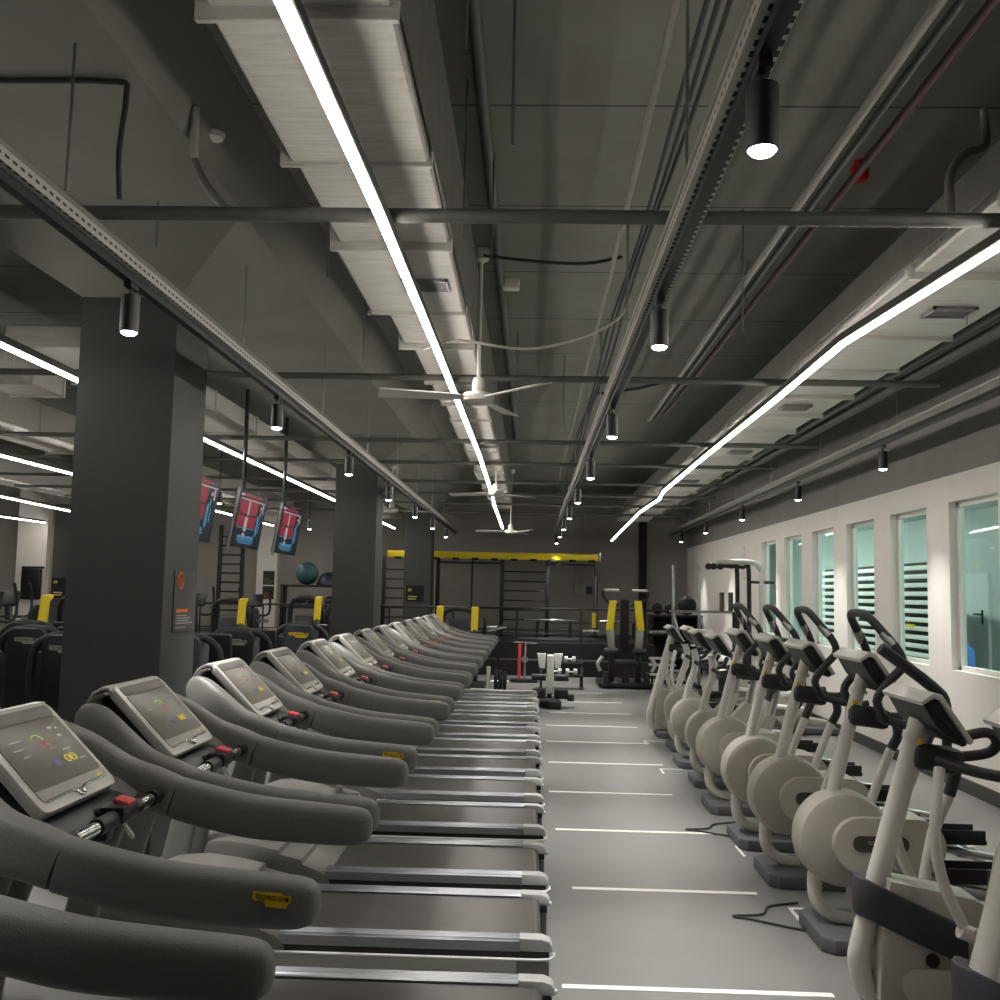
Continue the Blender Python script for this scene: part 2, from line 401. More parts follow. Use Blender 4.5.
for k, (x, y0, y1) in enumerate(((5.6, 6, 16), (5.6, 18, 30))):
    r = thing('hanging_light', ['near', 'far'][k] + ' ceiling light strip of the room behind the windows', 'light', (x, (y0 + y1) / 2, 3.24), 'side room light strips')
    M().box(x - .06, x + .06, y0, y1, 3.26, 3.3).build('housing', G['white'], r, sm=0)
    M().box(x - .05, x + .05, y0, y1, 3.245, 3.26).build('diffuser', emis('far_led', '#f4fff8', 26), r, sm=0)
# ------------------------------------------------------------------ ceiling services
zero()
def duct(name, label, x0, x1, z0, z1, ya, yb, mat_side=None, taper=None, step=1.15, side=None):
    r = thing(name, label, 'duct', ((x0 + x1) / 2, (ya + yb) / 2, z0), 'galvanised ducts')
    y = ya; k = 0; rnd = random.Random(int((x0 + 50) * 10))
    while y < yb - .05:
        ye = min(yb, y + step * rnd.uniform(.75, 1.1)); t = rnd.uniform(-.035, .035) ; dz = rnd.uniform(0, .03)
        f = taper((y + ye) / 2) if taper else 0
        M().rbox(((x0 + f + t + x1) / 2, (y + ye) / 2, (z0 + dz + z1) / 2), (x1 - x0 - f - t, ye - y - .012, z1 - z0 - dz), .012, seg=1).build('section', G['duct'], r)
        M().rbox(((x0 + f + x1) / 2, ye - .012, (z0 + z1) / 2 - .006), (x1 - x0 - f + .03, .028, z1 - z0 + .02), .004, seg=1).build('flange', G['duct'], r)
        if k % 3 == 1 and x1 - x0 > .45:
            xm = (x0 + f + x1) / 2 + (.0 if k % 2 else .1)
            g = M(); yv = (y + ye) / 2
            for a in ((xm - .13, xm + .13, yv - .1, yv - .085), (xm - .13, xm + .13, yv + .085, yv + .1), (xm - .13, xm - .115, yv - .1, yv + .1), (xm + .115, xm + .13, yv - .1, yv + .1)):
                g.box(a[0], a[1], a[2], a[3], z0 - .012, z0 + .01)
            for j in range(6): g.box(xm - .115, xm + .115, yv - .08 + j * .03, yv - .07 + j * .03, z0 - .008, z0 + .004)
            g.build('grille', G['steel'], r, sm=0)
        y = ye; k += 1
    if side: M().rbox((side[0], (ya + yb) / 2, (z0 + z1) / 2 + .02), (.012, yb - ya, z1 - z0 - .05), .003, seg=1).build('dark_side_sheet', G['ductside'], r)  # thin sheet added to make this one side of the duct darker
    return r
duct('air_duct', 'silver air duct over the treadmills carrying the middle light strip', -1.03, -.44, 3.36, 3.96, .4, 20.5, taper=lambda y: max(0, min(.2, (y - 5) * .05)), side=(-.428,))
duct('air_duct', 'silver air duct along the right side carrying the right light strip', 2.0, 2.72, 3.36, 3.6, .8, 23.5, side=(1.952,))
duct('air_duct', 'silver air duct left of the dark columns', -3.98, -3.14, 3.36, 3.56, 7.2, 24, step=1.4)
duct('air_duct', 'silver air duct over the far left weight machines', -6.5, -5.8, 3.36, 3.75, 2.5, 24, step=1.8)
duct('air_duct', 'silver air duct further left behind the nearest column', -9.5, -8.9, 3.36, 3.75, 6, 24, step=2.2)
duct('air_duct', 'narrow silver branch duct high at the left edge', -4.95, -4.45, 3.4, 3.85, 3.2, 9.2, step=1.3)
zero()
def strip(pts, label, wd=.018):
    mid = Vector(pts[len(pts) // 2])
    r = thing('hanging_light_strip', label, 'light', mid, 'linear light strips')
    M().sweep([(p[0], p[1], p[2] + .035) for p in pts], [(wd * 2.4, .05)] * len(pts), side=(1, 0, 0), n=8, e=8, sub=1).build('housing', G['pipe'], r)
    M().sweep(pts, [(wd * 2, .02)] * len(pts), side=(1, 0, 0), n=8, e=8, sub=1).build('diffuser', G['led'], r)
strip([(-.635, .9, 3.06), (-.63, 2.3, 3.07), (-.62, 3.8, 3.11), (-.63, 6.4, 3.18), (-.62, 11.4, 3.2), (-.61, 15.2, 3.08), (-.63, 16.4, 3.06), (-.6, 20.3, 2.93)], 'middle light strip running above the treadmills')
strip([(1.9, 1.2, 3.08), (1.89, 3.9, 3.09), (1.78, 5.75, 3.12), (1.83, 7.5, 3.14), (1.86, 11, 3.15), (1.83, 14, 3.09), (1.92, 15.2, 3.09), (1.85, 17.2, 3.06), (1.8, 22.6, 2.84)], 'right light strip above the ellipticals')
strip([(-3.25, 3, 3.08), (-3.25, 12, 3.08), (-3.25, 23.5, 3.08)], 'light strip left of the dark columns', .019)
strip([(-6.15, 4, 3.09), (-6.15, 12, 3.09), (-6.15, 23.5, 3.09)], 'light strip two bays to the left, behind the nearest column', .022)
strip([(-9.2, 8, 3.1), (-9.2, 17, 3.1), (-9.2, 19.5, 3.06), (-9.2, 24, 3.06)], 'light strip three bays to the left', .022)
strip([(-12, 14, 3.08), (-12, 24.2, 3.1)], 'light strip along the far left bay', .022)

def tray(x, ya, yb, z, label, zf=None, solid=False):
    r = thing('lighting_track', label, 'cable tray', (x, (ya + yb) / 2, z), 'perforated trays with lighting track')
    za, zb = z if not isinstance(z, tuple) else z[0], (zf or z)
    M().add([(x - .05, ya, za + .04), (x + .05, ya, za + .04), (x + .05, yb, zb + .04), (x - .05, yb, zb + .04),
             (x - .05, ya, za + .1), (x + .05, ya, za + .1), (x + .05, yb, zb + .1), (x - .05, yb, zb + .1)],
            [(0, 3, 2, 1), (0, 1, 5, 4), (1, 2, 6, 5), (2, 3, 7, 6), (3, 0, 4, 7)]).build('channel' if solid else 'perforated_channel', G['pipe_light'] if solid else G['perf'], r, sm=0)
    M().tube([(x - .05, ya, za + .1), (x - .05, yb, zb + .1)], .012, 6).tube([(x + .05, ya, za + .1), (x + .05, yb, zb + .1)], .012, 6).build('channel_lip', G['tray'], r)
    M().add([(x - .02, ya, za), (x + .02, ya, za), (x + .02, yb, zb), (x - .02, yb, zb), (x - .02, ya, za + .035), (x + .02, ya, za + .035), (x + .02, yb, zb + .035), (x - .02, yb, zb + .035)],
            [(0, 3, 2, 1), (4, 5, 6, 7), (0, 1, 5, 4), (1, 2, 6, 5), (2, 3, 7, 6), (3, 0, 4, 7)]).build('track', G['black'], r, sm=0)
    y = ya + .8
    while y < yb:
        M().cyl((x, y, za + .1), (x, y, ZC), .006, 6).build('hanger_rod', G['steel'], r); y += 2.4
tray(.565, .5, 23.9, 3.0, 'perforated tray with lighting track over the aisle')
tray(-1.83, .5, 23.9, 3.0, 'perforated tray with lighting track beside the dark columns')
tray(3.3, 3.5, 23.9, 3.13, 'cable tray with lighting track along the right wall', 3.05, True)

def spot_light(x, y, z, label, group, tilt=0., watts=115, size=66, drop=False):
    r = thing('spotlight', label, 'spotlight', (x, y, z), group)
    rt = .042
    M().lathe([(0, .168), (rt, .168), (rt, .003), (rt - .004, 0), (rt - .007, .012), (0, .012)], (x, y, z), seg=20).build('can', G['black'], r)
    M().lathe([(0, .011), (rt - .008, .011), (rt - .007, -.002), (rt - .014, -.009), (rt - .026, -.013), (0, -.014)], (x, y, z), seg=20).build('lens', G['lampdisc'], r)
    M().box(x - .017, x + .017, y - .045, y + .045, z + .2, z + .225).cyl((x, y, z + .16), (x, y, z + .24), .01, 8).build('adapter', G['black'], r)
    if drop: M().cyl((x, y, z + .23), (x, y, ZC), .01, 6).build('drop_rod', G['black'], r)
    ld = bpy.data.lights.new('spot_beam', 'SPOT'); ld.energy = watts; ld.spot_size = math.radians(size); ld.spot_blend = 1.0; ld.shadow_soft_size = .04
    ld.color = (1, .975, .94)
    lo = bpy.data.objects.new('spot_beam', ld); C.objects.link(lo); lo.parent = r; lo.location = (0, 0, -.03); lo.rotation_euler = (0, tilt, 0)
    return r
for k, (y, z) in enumerate(((2.46, 2.79), (4.5, 2.76), (7.17, 2.78), (9.8, 2.8), (12.5, 2.82), (15.2, 2.83), (17.9, 2.83), (20.3, 2.83), (23, 2.83))):
    spot_light(.565, y, 2.775, 'black tube spotlight on the aisle track, %s from the camera' % ORD[k], 'aisle track spotlights')
for k, y in enumerate((1.7, 4.36, 6.99, 9.82, 12.6, 15.5, 18.3, 21.2)):
    spot_light(-1.83, y, 2.775, 'black tube spotlight on the track beside the dark columns, %s from the camera' % ORD[k], 'left track spotlights')
for k, y in enumerate((6.5, 9.48, 12.5, 15.8, 19.1, 22.2)):
    spot_light(3.3, y, 3.13 - .08 * (y - 3.5) / 20.4 - .233, 'black tube spotlight on the right wall track, %s from the camera' % ORD[k], 'right wall spotlights', watts=85, size=72)
for k, (x, y) in enumerate(((-6.9, 10.5), (-6.9, 16), (-6.9, 21), (-4.6, 14.5), (-4.6, 20.5), (-10, 12), (-10, 18), (-12.8, 20))):
    spot_light(x, y, 2.85, 'black spotlight hanging over the left machine area, %s from the camera' % ORD[k], 'machine area spotlights', watts=60, drop=True)

zero()
def pipe(name, pts, rad, label, cat, m=None, sub=1, group=None, fit=None):
    global ORG
    ORG = Vector(pts[len(pts) // 2])
    o = M().tube(pts, rad, 10, sub=sub).build(name, m or G['pipe']); tag(o, label, cat, group)
    zero(); return o
for k, (y, z, rr) in enumerate(((4.05, 3.21, .03), (7.66, 3.3, .027), (10.9, 3.29, .027), (12.95, 3.31, .025), (15.1, 3.3, .025), (17, 3.3, .025), (18.9, 3.3, .025), (21, 3.3, .025))):
    pipe('sprinkler_pipe', [(XL + 6, y, z), (0, y, z), (3.75 if k == 0 else 3.1, y, z)], rr,
         'dark pipe crossing below the ceiling, %s from the camera' % ORD[k], 'pipe', group='pipes crossing the ceiling')
pipe('conduit', [(1.37, .5, 3.7), (1.365, 5, 3.7), (1.35, 11.7, 3.7)], .022, 'pale conduit running along the ceiling between the aisle track and right duct', 'pipe', G['pipe_light'])
pipe('conduit', [(1.46, .5, 3.72), (1.45, 5, 3.72), (1.43, 11.7, 3.72)], .018, 'grey conduit directly beside the pale conduit on the ceiling', 'pipe', G['pipe'])
pipe('conduit', [(1.6, .5, 3.75), (1.58, 5, 3.75), (1.52, 11.6, 3.75)], .022, 'dark reddish conduit on the right of the conduit bundle', 'pipe', mat('conduit_brown', '#5b4a45', .6))
pipe('conduit', [(.49, .5, 3.85), (.51, 6, 3.85), (.5, 21, 3.85)], .016, 'thin pale conduit above the aisle track', 'pipe', G['pipe_light'])
for k, dx in enumerate((.05, .085, .12)):
    pipe('power_cable', [(.57 + dx + .01 * math.sin(y * 1.3 + k), y, 3.84 + .015 * math.sin(y + k)) for y in [.5 + j * .8 for j in range(26)]], .011, ['left', 'middle', 'right'][k] + ' dark cable of the bundle above the aisle track', 'cable', G['cable_dark'], sub=2, group='cable bundle above the aisle')
pipe('conduit', [(-.28, .5, 4.06), (-.28, 8, 4.06), (-.28, 16, 4.06)], .03, 'dark conduit on the ceiling just right of the middle duct', 'pipe', G['pipe'])
pipe('conduit', [(-1.64, .5, 4.07), (-1.64, 8, 4.07), (-1.64, 20, 4.07)], .01, 'thin dark conduit on the ceiling beside the column beam', 'pipe', G['cable_dark'])
pipe('drain_pipe', [(3.05, 4, 3.42), (3.05, 10, 3.45), (3.05, 23.5, 3.5)], .045, 'dark drain pipe between the right duct and the wall', 'pipe')
pipe('drain_pipe', [(2.85, 6, 3.44), (2.85, 12, 3.44), (2.84, 23.5, 3.44)], .035, 'second dark drain pipe beside the right duct', 'pipe')
pipe('sprinkler_drop', [(-1.6, 4.42, 3.87), (-1.625, 4.5, 3.72), (-1.63, 4.55, 3.65), (-1.5, 4.35, 3.45), (-1.3, 4.06, 3.22)], .02, 'bent grey drop pipe near the nearest column beam', 'pipe', G['pipe_light'], sub=4)
pipe('sprinkler_drop', [(2.2, 4.83, 4.08), (2.19, 4.8, 3.88), (2.02, 4.62, 3.76), (1.85, 4.4, 3.56), (1.72, 4.1, 3.25)], .02, 'bent grey drop pipe at the right edge of the ceiling', 'pipe', G['pipe_light'], sub=4)
pipe('hanging_cable', [(-.75, 6.5, 3.24), (-.5, 6.5, 3.3), (-.07, 6.5, 3.25), (.3, 6.5, 3.33), (.54, 6.5, 3.46), (.62, 6.5, 3.6)], .01, 'pale cable sagging between the middle duct and aisle track', 'cable', G['cable'], sub=5)
pipe('power_cable', [(-2.7, 3.95, 3.742), (-2.2, 3.96, 3.745), (-1.78, 3.96, 3.742), (-1.73, 3.965, 3.7), (-1.755, 3.98, 3.45), (-1.75, 4.0, 3.25)], .012, 'black cable hanging down at the upper left of the ceiling', 'cable', G['cable_dark'], sub=3)
pipe('power_cable', [(-.38, 6.9, 4.02), (0, 6.9, 3.98), (.35, 6.9, 3.97), (.6, 6.9, 4.02)], .012, 'black cable running from the nearest fan mount to the cable bundle', 'cable', G['cable_dark'], sub=4)
pipe('conduit', [(.62, 9.6, 3.58), (1.0, 9.4, 3.6), (1.36, 9.3, 3.68)], .014, 'thin black conduit joining the aisle tray to the conduit bundle', 'pipe', G['cable_dark'])
for k, (x, y) in enumerate(((-.26, 3.3), (-.1, 3.6), (-.35, 4.6), (-.25, 5.4), (-.17, 9.3), (1.3, 6.2), (1.55, 7.2), (2.6, 6), (-1.3, 7.4), (-1.25, 5.8), (-1.0, 9.6), (.3, 10.2), (-2.1, 5.3))):
    zz = 3.76 if x < -1.9 else ZC
    pipe('hanger_rod', [(x, y, zz), (x, y, 3.5), (x, y, 3.31 if k % 3 else 3.5)], .006, 'thin threaded hanger rod below the ceiling, one of many', 'rod', G['steel'], group='threaded ceiling rods')
# small ceiling fittings
def detector(x, y, z, label):
    global ORG
    ORG = Vector((x, y, z))
    o = thing('smoke_detector', label, 'smoke detector', (x, y, z))
    M().lathe([(0, 0), (.055, 0), (.055, -.014), (.045, -.03), (.02, -.036), (0, -.036)], (x, y, z)).build('base', G['white'], o)
    M().lathe([(.046, -.02), (.05, -.02), (.05, -.024), (.046, -.024)], (x, y, z)).build('vent_ring', G['black'], o)
detector(-1.61, 4.72, 3.88, 'white smoke detector left of the middle duct')
detector(-1.5, 8.63, ZC, 'white smoke detector further along, left of the middle duct')
detector(1.0, 9.6, ZC, 'white smoke detector between the aisle track and right duct')
detector(.9, 13.4, ZC, 'distant white smoke detector above the aisle')
r = thing('alarm_sounder', 'red round alarm sounder on the ceiling beside the conduits', 'alarm', (1.8, 5.48, ZC))
M().lathe([(0, 0), (.03, 0), (.03, -.03), (.05, -.04), (.05, -.1), (.035, -.115), (0, -.115)], (1.8, 5.48, ZC)).build('body', mat('alarm_red', '#c8151c', .4), r)
r = thing('junction_box', 'white junction box on the ceiling behind the nearest fan rod', 'junction box', (-.26, 7.7, ZC))
M().rbox((-.2, 7.7, ZC - .04), (.13, .1, .08), .01).build('box', G['white'], r)
# ceiling fans
def fan(x, y, z, rot, label, rod_top=ZC):
    r = thing('ceiling_fan', label, 'fan', (x, y, z), 'white ceiling fans')
    M().lathe([(0, rod_top - z), (.06, rod_top - z), (.055, rod_top - z - .08), (.02, rod_top - z - .1), (0, rod_top - z - .1)], (x, y, z)).build('canopy', G['fan'], r)
    M().cyl((x, y, z + .1), (x, y, rod_top - .06), .0145, 10).build('down_rod', G['fan'], r)
    M().lathe([(0, .16), (.032, .16), (.042, .14), (.045, .06), (.1, .045), (.115, .02), (.11, -.01), (.06, -.03), (0, -.032)], (x, y, z), seg=28).build('motor', G['fan'], r)
    for k in range(3):
        a = math.radians(rot + k * 120); d = Vector((math.cos(a), math.sin(a), 0)); q = Vector((-d.y, d.x, 0)); up = Vector((0, 0, 1))
        c = Vector((x, y, z + .012)); b = M()
        P = []
        for t, w2 in ((.09, .03), (.16, .052), (.35, .06), (.69, .072), (.705, .06)):
            for sgn in (-1, 1):
                for th in (0, .008): P.append(c + d * t + q * (w2 * sgn) + up * (th + sgn * w2 * .22))
        fs = []
        for i in range(4):
            o = i * 4; fs += [(o, o + 4, o + 6, o + 2), (o + 1, o + 3, o + 7, o + 5), (o, o + 1, o + 5, o + 4), (o + 2, o + 6, o + 7, o + 3)]
        fs += [(0, 2, 3, 1), (16, 17, 19, 18)]
        b.add(P, fs).build('blade', G['fan'], r, sm=20)
fan(-.4, 7.0, 3.0, -48, 'white ceiling fan nearest to the camera')
fan(-.52, 14, 3.0, 40, 'white ceiling fan, second from the camera')
fan(-.43, 20, 2.83, 65, 'white ceiling fan farthest from the camera')
fan(-2.35, 16.6, 2.95, 20, 'white ceiling fan between the left track and the columns', 3.75)
zero()
# ------------------------------------------------------------------ treadmills (built once, then copied with all parts)
BADGE = [(0, .5), (0, 1), (.74, 1), (.77, .86), (1, .86), (1, .42), (.94, .38), (.9, .04), (.36, .04), (.31, .36), (.05, .4)]
def badge(cx, y, cz, wd, ht, face, parent, name='brand_badge', mp=None, mi=None, tilt=0.):
    """thin plaque with lettering, facing -Y"""
    mp = mp or G['logo_yellow']; mi = mi or G['logo_ink']
    m = M(); rim = M()
    R = Matrix.Translation((cx, y, cz)) @ Matrix.Rotation(tilt, 4, 'Y')
    poly = [((u - .5) * wd, (v - .5) * ht) for u, v in BADGE]
    m.prism(poly, -.0012, 0, 'Y'); m.v = [R @ v for v in m.v]; p = m.build(name, mp, parent, sm=0)
    t = M(); t.text('TECHNOGYM', ht * .5, R @ Matrix.Translation((0, -.0014, ht * .12)) @ Matrix.Rotation(PI / 2, 4, 'X') @ Matrix.Diagonal((wd / (ht * .5 * 6.3) * .9, 1, 1, 1)), ext=.0006)
    t.v = t.v; t.build('lettering', mi, p, sm=0)
    return p

def make_treadmill():
    Y0 = 3.48
    r = thing('treadmill', 'x', 'treadmill', (-.85, Y0, 0), 'treadmills in a row on the left')
    y = lambda d: Y0 + d
    # base
    d = M(); d.box(-.98, .0, y(-.25), y(.25), .165, .2)
    d.lathe([(.0, -.25), (.03, -.25), (.032, -.24), (.032, .24), (.03, .25), (0, .25)], (.035, Y0, .169), 'Y', 16)
    d.box(-.02, .035, y(-.245), y(.245), .19, .2005)
    d.build('running_belt', G['belt'], r)
    M().rbox((-.72, Y0, .085), (1.5, .56, .13), .02).build('base_frame', G['blackmat'], r)
    for sgn in (-1, 1):
        a, b = .262, .338
        prof = [(a, .165), (a, .205), (a + .006, .211)]
        for k in range(4):
            q = a + .01 + k * .0155; prof += [(q, .213), (q + .004, .216), (q + .0095, .216), (q + .0125, .213)]
        prof += [(b - .006, .21), (b, .203), (b, .165)]
        M().prism([(y(sgn * p), z) for p, z in prof], -1.0, -.02, 'X').build('side_rail', G['alu'], r, sm=20)
        cap = [(-.02, .165), (-.02, .2165), (.07, .2155), (.1, .205), (.112, .185), (.112, .165)]
        M().prism(cap, y(sgn * a), y(sgn * b), 'Y', .006).build('rail_end_cap', G['capgrey'], r)
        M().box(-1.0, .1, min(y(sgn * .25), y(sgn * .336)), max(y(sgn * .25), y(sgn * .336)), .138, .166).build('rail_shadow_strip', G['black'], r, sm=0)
        pl = [(-1.62, .02), (-1.62, .135), (-.03, .138), (-.03, .02)]
        M().prism(pl, y(sgn * .31), y(sgn * .352), 'Y', .006).build('side_skirt', G['skirt'], r)
        M().tube([(-1.6, y(sgn * .35), .138), (.05, y(sgn * .35), .139), (.1, y(sgn * .348), .142), (.118, y(sgn * .34), .15), (.117, y(sgn * .33), .163)], .0065, 6).build('trim_line', G['whiteline'], r)
        M().prism([(-.03, .02), (-.03, .136), (.07, .136), (.1, .12), (.1, .02)], y(sgn * .3), y(sgn * .348), 'Y', .006).build('rear_foot', G['frame'], r)
        M().cyl((-1.45, y(sgn * .3), .0), (-1.45, y(sgn * .3), .03), .03, 12).cyl((.03, y(sgn * .28), 0), (.03, y(sgn * .28), .03), .028, 12).build('floor_foot', G['black'], r)
    hp = [(-1.78, .06), (-1.82, .14), (-1.82, .24), (-1.76, .33), (-1.64, .375), (-1.5, .385), (-1.36, .37), (-1.235, .345), (-1.225, .325), (-1.12, .3), (-1.11, .278), (-1.02, .245), (-.985, .222), (-.97, .195), (-.97, .1), (-1.1, .06)]
    M().prism(hp, y(-.345), y(.345), 'Y', .028).build('motor_hood', G['hood'], r)
    # handrails and side frames
    spine = [(-1.425, .235, 1.225, .08, .07), (-1.395, .265, 1.205, .085, .125), (-1.32, .318, 1.143, .085, .165), (-1.2, .352, 1.078, .085, .14), (-1.1, .36, 1.05, .085, .125), (-1.035, .361, 1.028, .085, .116)]
    grip = [(-1.03, .361, 1.026, .087, .118), (-.92, .361, 1.0, .088, .12), (-.8, .361, .978, .088, .12), (-.66, .361, .967, .088, .116), (-.53, .361, .96, .086, .11), (-.485, .361, .959, .08, .1), (-.462, .361, .959, .062, .076), (-.452, .361, .959, .03, .04)]
    for sgn in (-1, 1):
        M().sweep([(p[0], y(sgn * p[1]), p[2]) for p in spine], [(p[3], p[4]) for p in spine], e=3.2, n=20).build('side_frame', G['frame'], r)
        g = M().sweep([(p[0], y(sgn * p[1]), p[2]) for p in grip], [(p[3], p[4]) for p in grip], e=3.4, n=20).build('hand_grip', G['rail_grip'], r)
        if sgn < 0: badge(-.548, y(-.4048), .975, .083, .032, -1, g, tilt=.06)
        M().sweep([(-1.68, y(sgn * .33), .3), (-1.62, y(sgn * .345), .6), (-1.5, y(sgn * .335), .95), (-1.4, y(sgn * .305), 1.13)], [(.06, .13), (.055, .12), (.06, .12), (.05, .08)], e=3).build('upright', G['frame'], r)
        # concave web between console and arm
        M().add([(-1.40, y(sgn * .235), 1.27), (-1.40, y(sgn * .3), 1.235), (-1.12, y(sgn * .35), 1.075), (-1.15, y(sgn * .26), 1.0), (-1.3, y(sgn * .235), 1.1),
                 (-1.42, y(sgn * .235), 1.24), (-1.42, y(sgn * .3), 1.2), (-1.14, y(sgn * .35), 1.03), (-1.18, y(sgn * .26), .97), (-1.33, y(sgn * .235), 1.06)],
                [(0, 1, 2, 3, 4), (5, 9, 8, 7, 6), (0, 5, 6, 1), (1, 6, 7, 2), (2, 7, 8, 3), (3, 8, 9, 4), (4, 9, 5, 0)] if sgn > 0 else [(4, 3, 2, 1, 0)]).build('web', G['frame'], r) if sgn > 0 else None
    M().prism([(-1.40, 1.13), (-1.415, 1.2), (-1.395, 1.265), (-1.36, 1.283), (-1.17, 1.09), (-1.2, 1.07), (-1.32, 1.09)], y(-.195), y(.195), 'Y', .02).build('console_core', G['black'], r)
    M().prism([(-1.43, 1.14), (-1.448, 1.2), (-1.438, 1.25), (-1.41, 1.285), (-1.375, 1.298), (-1.37, 1.288), (-1.4, 1.272), (-1.42, 1.2), (-1.405, 1.14)], y(-.24), y(.24), 'Y', .006).build('console_cowl', G['frame'], r)
    # console: plate in its own tilted frame  u = down the slope, n = normal
    A = Vector((-1.372, 0, 1.306)); B = Vector((-1.155, 0, 1.088)); u = (B - A); L = u.length; u.normalize(); nrm = Vector((-u.z, 0, u.x)); nrm = nrm if nrm.x > 0 else -nrm
    def frame_mx(): return Matrix(((u.x, 0, nrm.x, A.x), (u.y, 1, nrm.y, Y0), (u.z, 0, nrm.z, A.z), (0, 0, 0, 1)))
    FM = frame_mx()
    def slab(u0, u1, w0, w1, n0, n1, rr=.02, top=None):
        """rounded slab; w half width at u0/u1"""
        rr_ = rr; P = []
        for (uu, ww, s1, s2) in ((u0, -w0, 1, 1), (u1, -w1, -1, 1), (u1, w1, -1, -1), (u0, w0, 1, -1)):
            P.append((uu, ww))
        out = []
        for i in range(4):
            p0, p1, p2 = Vector(P[i - 1]), Vector(P[i]), Vector(P[(i + 1) % 4])
            a = p1 + (p0 - p1).normalized() * rr_; b = p1 + (p2 - p1).normalized() * rr_
            for k in range(5):
                t = k / 4; out.append(a.lerp(p1, t).lerp(p1.lerp(b, t), t))
        m = M().prism([(q.x, q.y) for q in out], n0, n1, 'Z', min(.006, (n1 - n0) * .35)); m.v = [FM @ v for v in m.v]; return m
    con = slab(0, L, .208, .213, -.02, .012, .035).build('console_plate', G['silver_plastic'], r)
    M().prism([(-1.37, 1.312), (-1.395, 1.312), (-1.428, 1.292), (-1.452, 1.25), (-1.443, 1.248), (-1.42, 1.284), (-1.392, 1.3), (-1.368, 1.3)], y(-.215), y(.215), 'Y', .004).build('console_lip', G['silver_plastic'], r)
    slab(.012, .05, .18, .182, .0122, .0145, .012).build('visor', mat('console_visor', '#6b6a66', .5), con)
    slab(.052, L - .062, .18, .185, .0122, .0148, .008).build('display', G['screen'], con)
    slab(L - .06, L - .03, .186, .182, .0122, .0146, .006).build('lower_panel', mat('console_lower_panel', '#a5a19a', .5), con)
    ln = M(); ln.tube([FM @ Vector(p) for p in ((L - .028, -.17, .014), (L - .03, -.03, .015), (L - .012, -.012, .016), (L - .01, .012, .016), (L - .03, .03, .015), (L - .034, .16, .014))], .0035, 6, sub=3)
    ln.build('reading_ledge', G['chrome'], con)
    def marks(lst, name, m):
        k = M()
        for (uu, ww, su, sw) in lst:
            q = M().box(uu - su / 2, uu + su / 2, ww - sw / 2, ww + sw / 2, .0148, .0152); k.add([FM @ v for v in q.v], q.f)
        return k.build(name, m, con, sm=0)
    ed = lambda n, c, s: mat(n, '#101010', .5, emit=c, es=s)
    arc = M(); arc.tube([FM @ Vector((.115 + .02 * math.cos(a), .0 + .028 * math.sin(a), .015)) for a in [PI * (.5 + .8 * i / 14) for i in range(15)]], .0016, 5)
    arc.build('green_dial', ed('dial_green', '#b4e860', .28), con)
    marks([(.126, .014, .01, .02), (.126, .04, .009, .01), (.146, .02, .0015, .05), (.138, .045, .01, .0015)], 'red_readout', ed('readout_red', '#d05048', .2))
    marks([(.085, .1, .006, .016), (.115, .12, .006, .016), (.09, .132, .004, .01), (.16, .1, .003, .04), (.1, -.1, .002, .05), (.125, -.11, .002, .05), (.15, -.1, .002, .03), (.2, .14, .003, .03)], 'white_keys', ed('keys_white', '#f4efe2', .22))
    marks([(.19, .01, .022, .03), (.19, -.02, .01, .014)], 'violet_keys', ed('keys_violet', '#8a88b8', .1))
    ic = M()
    for dy in (.068, .098): ic.tube([FM @ Vector((.188 + .011 * math.cos(a), dy + .013 * math.sin(a), .0152)) for a in [2 * PI * i / 14 for i in range(14)]], .0014, 5, closed=True)
    ic.tube([FM @ Vector((.188, .068, .0152)), FM @ Vector((.188, .1, .0152))], .0012, 5)
    ic.build('yellow_key_icon', ed('icon_yellow', '#f0e24a', .3), con)
    marks([(L - .045, .15, .008, .03)], 'yellow_tag', ed('tag_yellow', '#e8d048', .2))
    # front bar with stop key
    M().cyl((-1.075, y(-.335), 1.04), (-1.075, y(.335), 1.04), .0175, 14).build('front_bar', G['chrome'], r)
    for q0, q1 in ((-.33, -.22), (.27, .345), (-.09, .17)): M().cyl((-1.075, y(q0), 1.04), (-1.075, y(q1), 1.04), .022, 14).build('bar_sleeve', G['black'], r)
    sb = M().rbox((-1.08, y(.06), 1.048), (.075, .11, .052), .018).rbox((-1.12, y(.03), 1.02), (.07, .05, .08), .012).build('stop_key_housing', G['black'], r)
    M().rbox((-1.068, y(.065), 1.076), (.044, .055, .014), .005, Matrix.Rotation(.25, 3, 'Y')).build('stop_key', G['red'], sb)
    M().tube([(-1.09, y(.1), 1.03), (-1.075, y(.13), .97), (-1.05, y(.09), .98), (-1.06, y(.05), 1.02)], .004, 6, sub=4).build('safety_cord', G['white'], sb)
    M().prism([(-1.34, 1.06), (-1.2, 1.08), (-1.13, 1.06), (-1.1, 1.03), (-1.16, 1.0), (-1.34, 1.0)], y(-.2), y(.24), 'Y', .015).build('bottle_tray', G['black'], r)
    for k in kids(r):
        if k.name.split('.')[0] in ('running_belt', 'side_rail', 'rail_end_cap', 'rail_shadow_strip', 'side_skirt', 'trim_line', 'rear_foot', 'base_frame'):
            for v in k.data.vertices:
                if v.co.z > .08: v.co.z += .04
    return r
TM = make_treadmill()
TY = [1.5, 2.62, 3.48, 4.52, 5.44, 6.46, 7.4, 8.36, 9.32, 10.28, 11.24, 12.2, 13.16, 14.12]
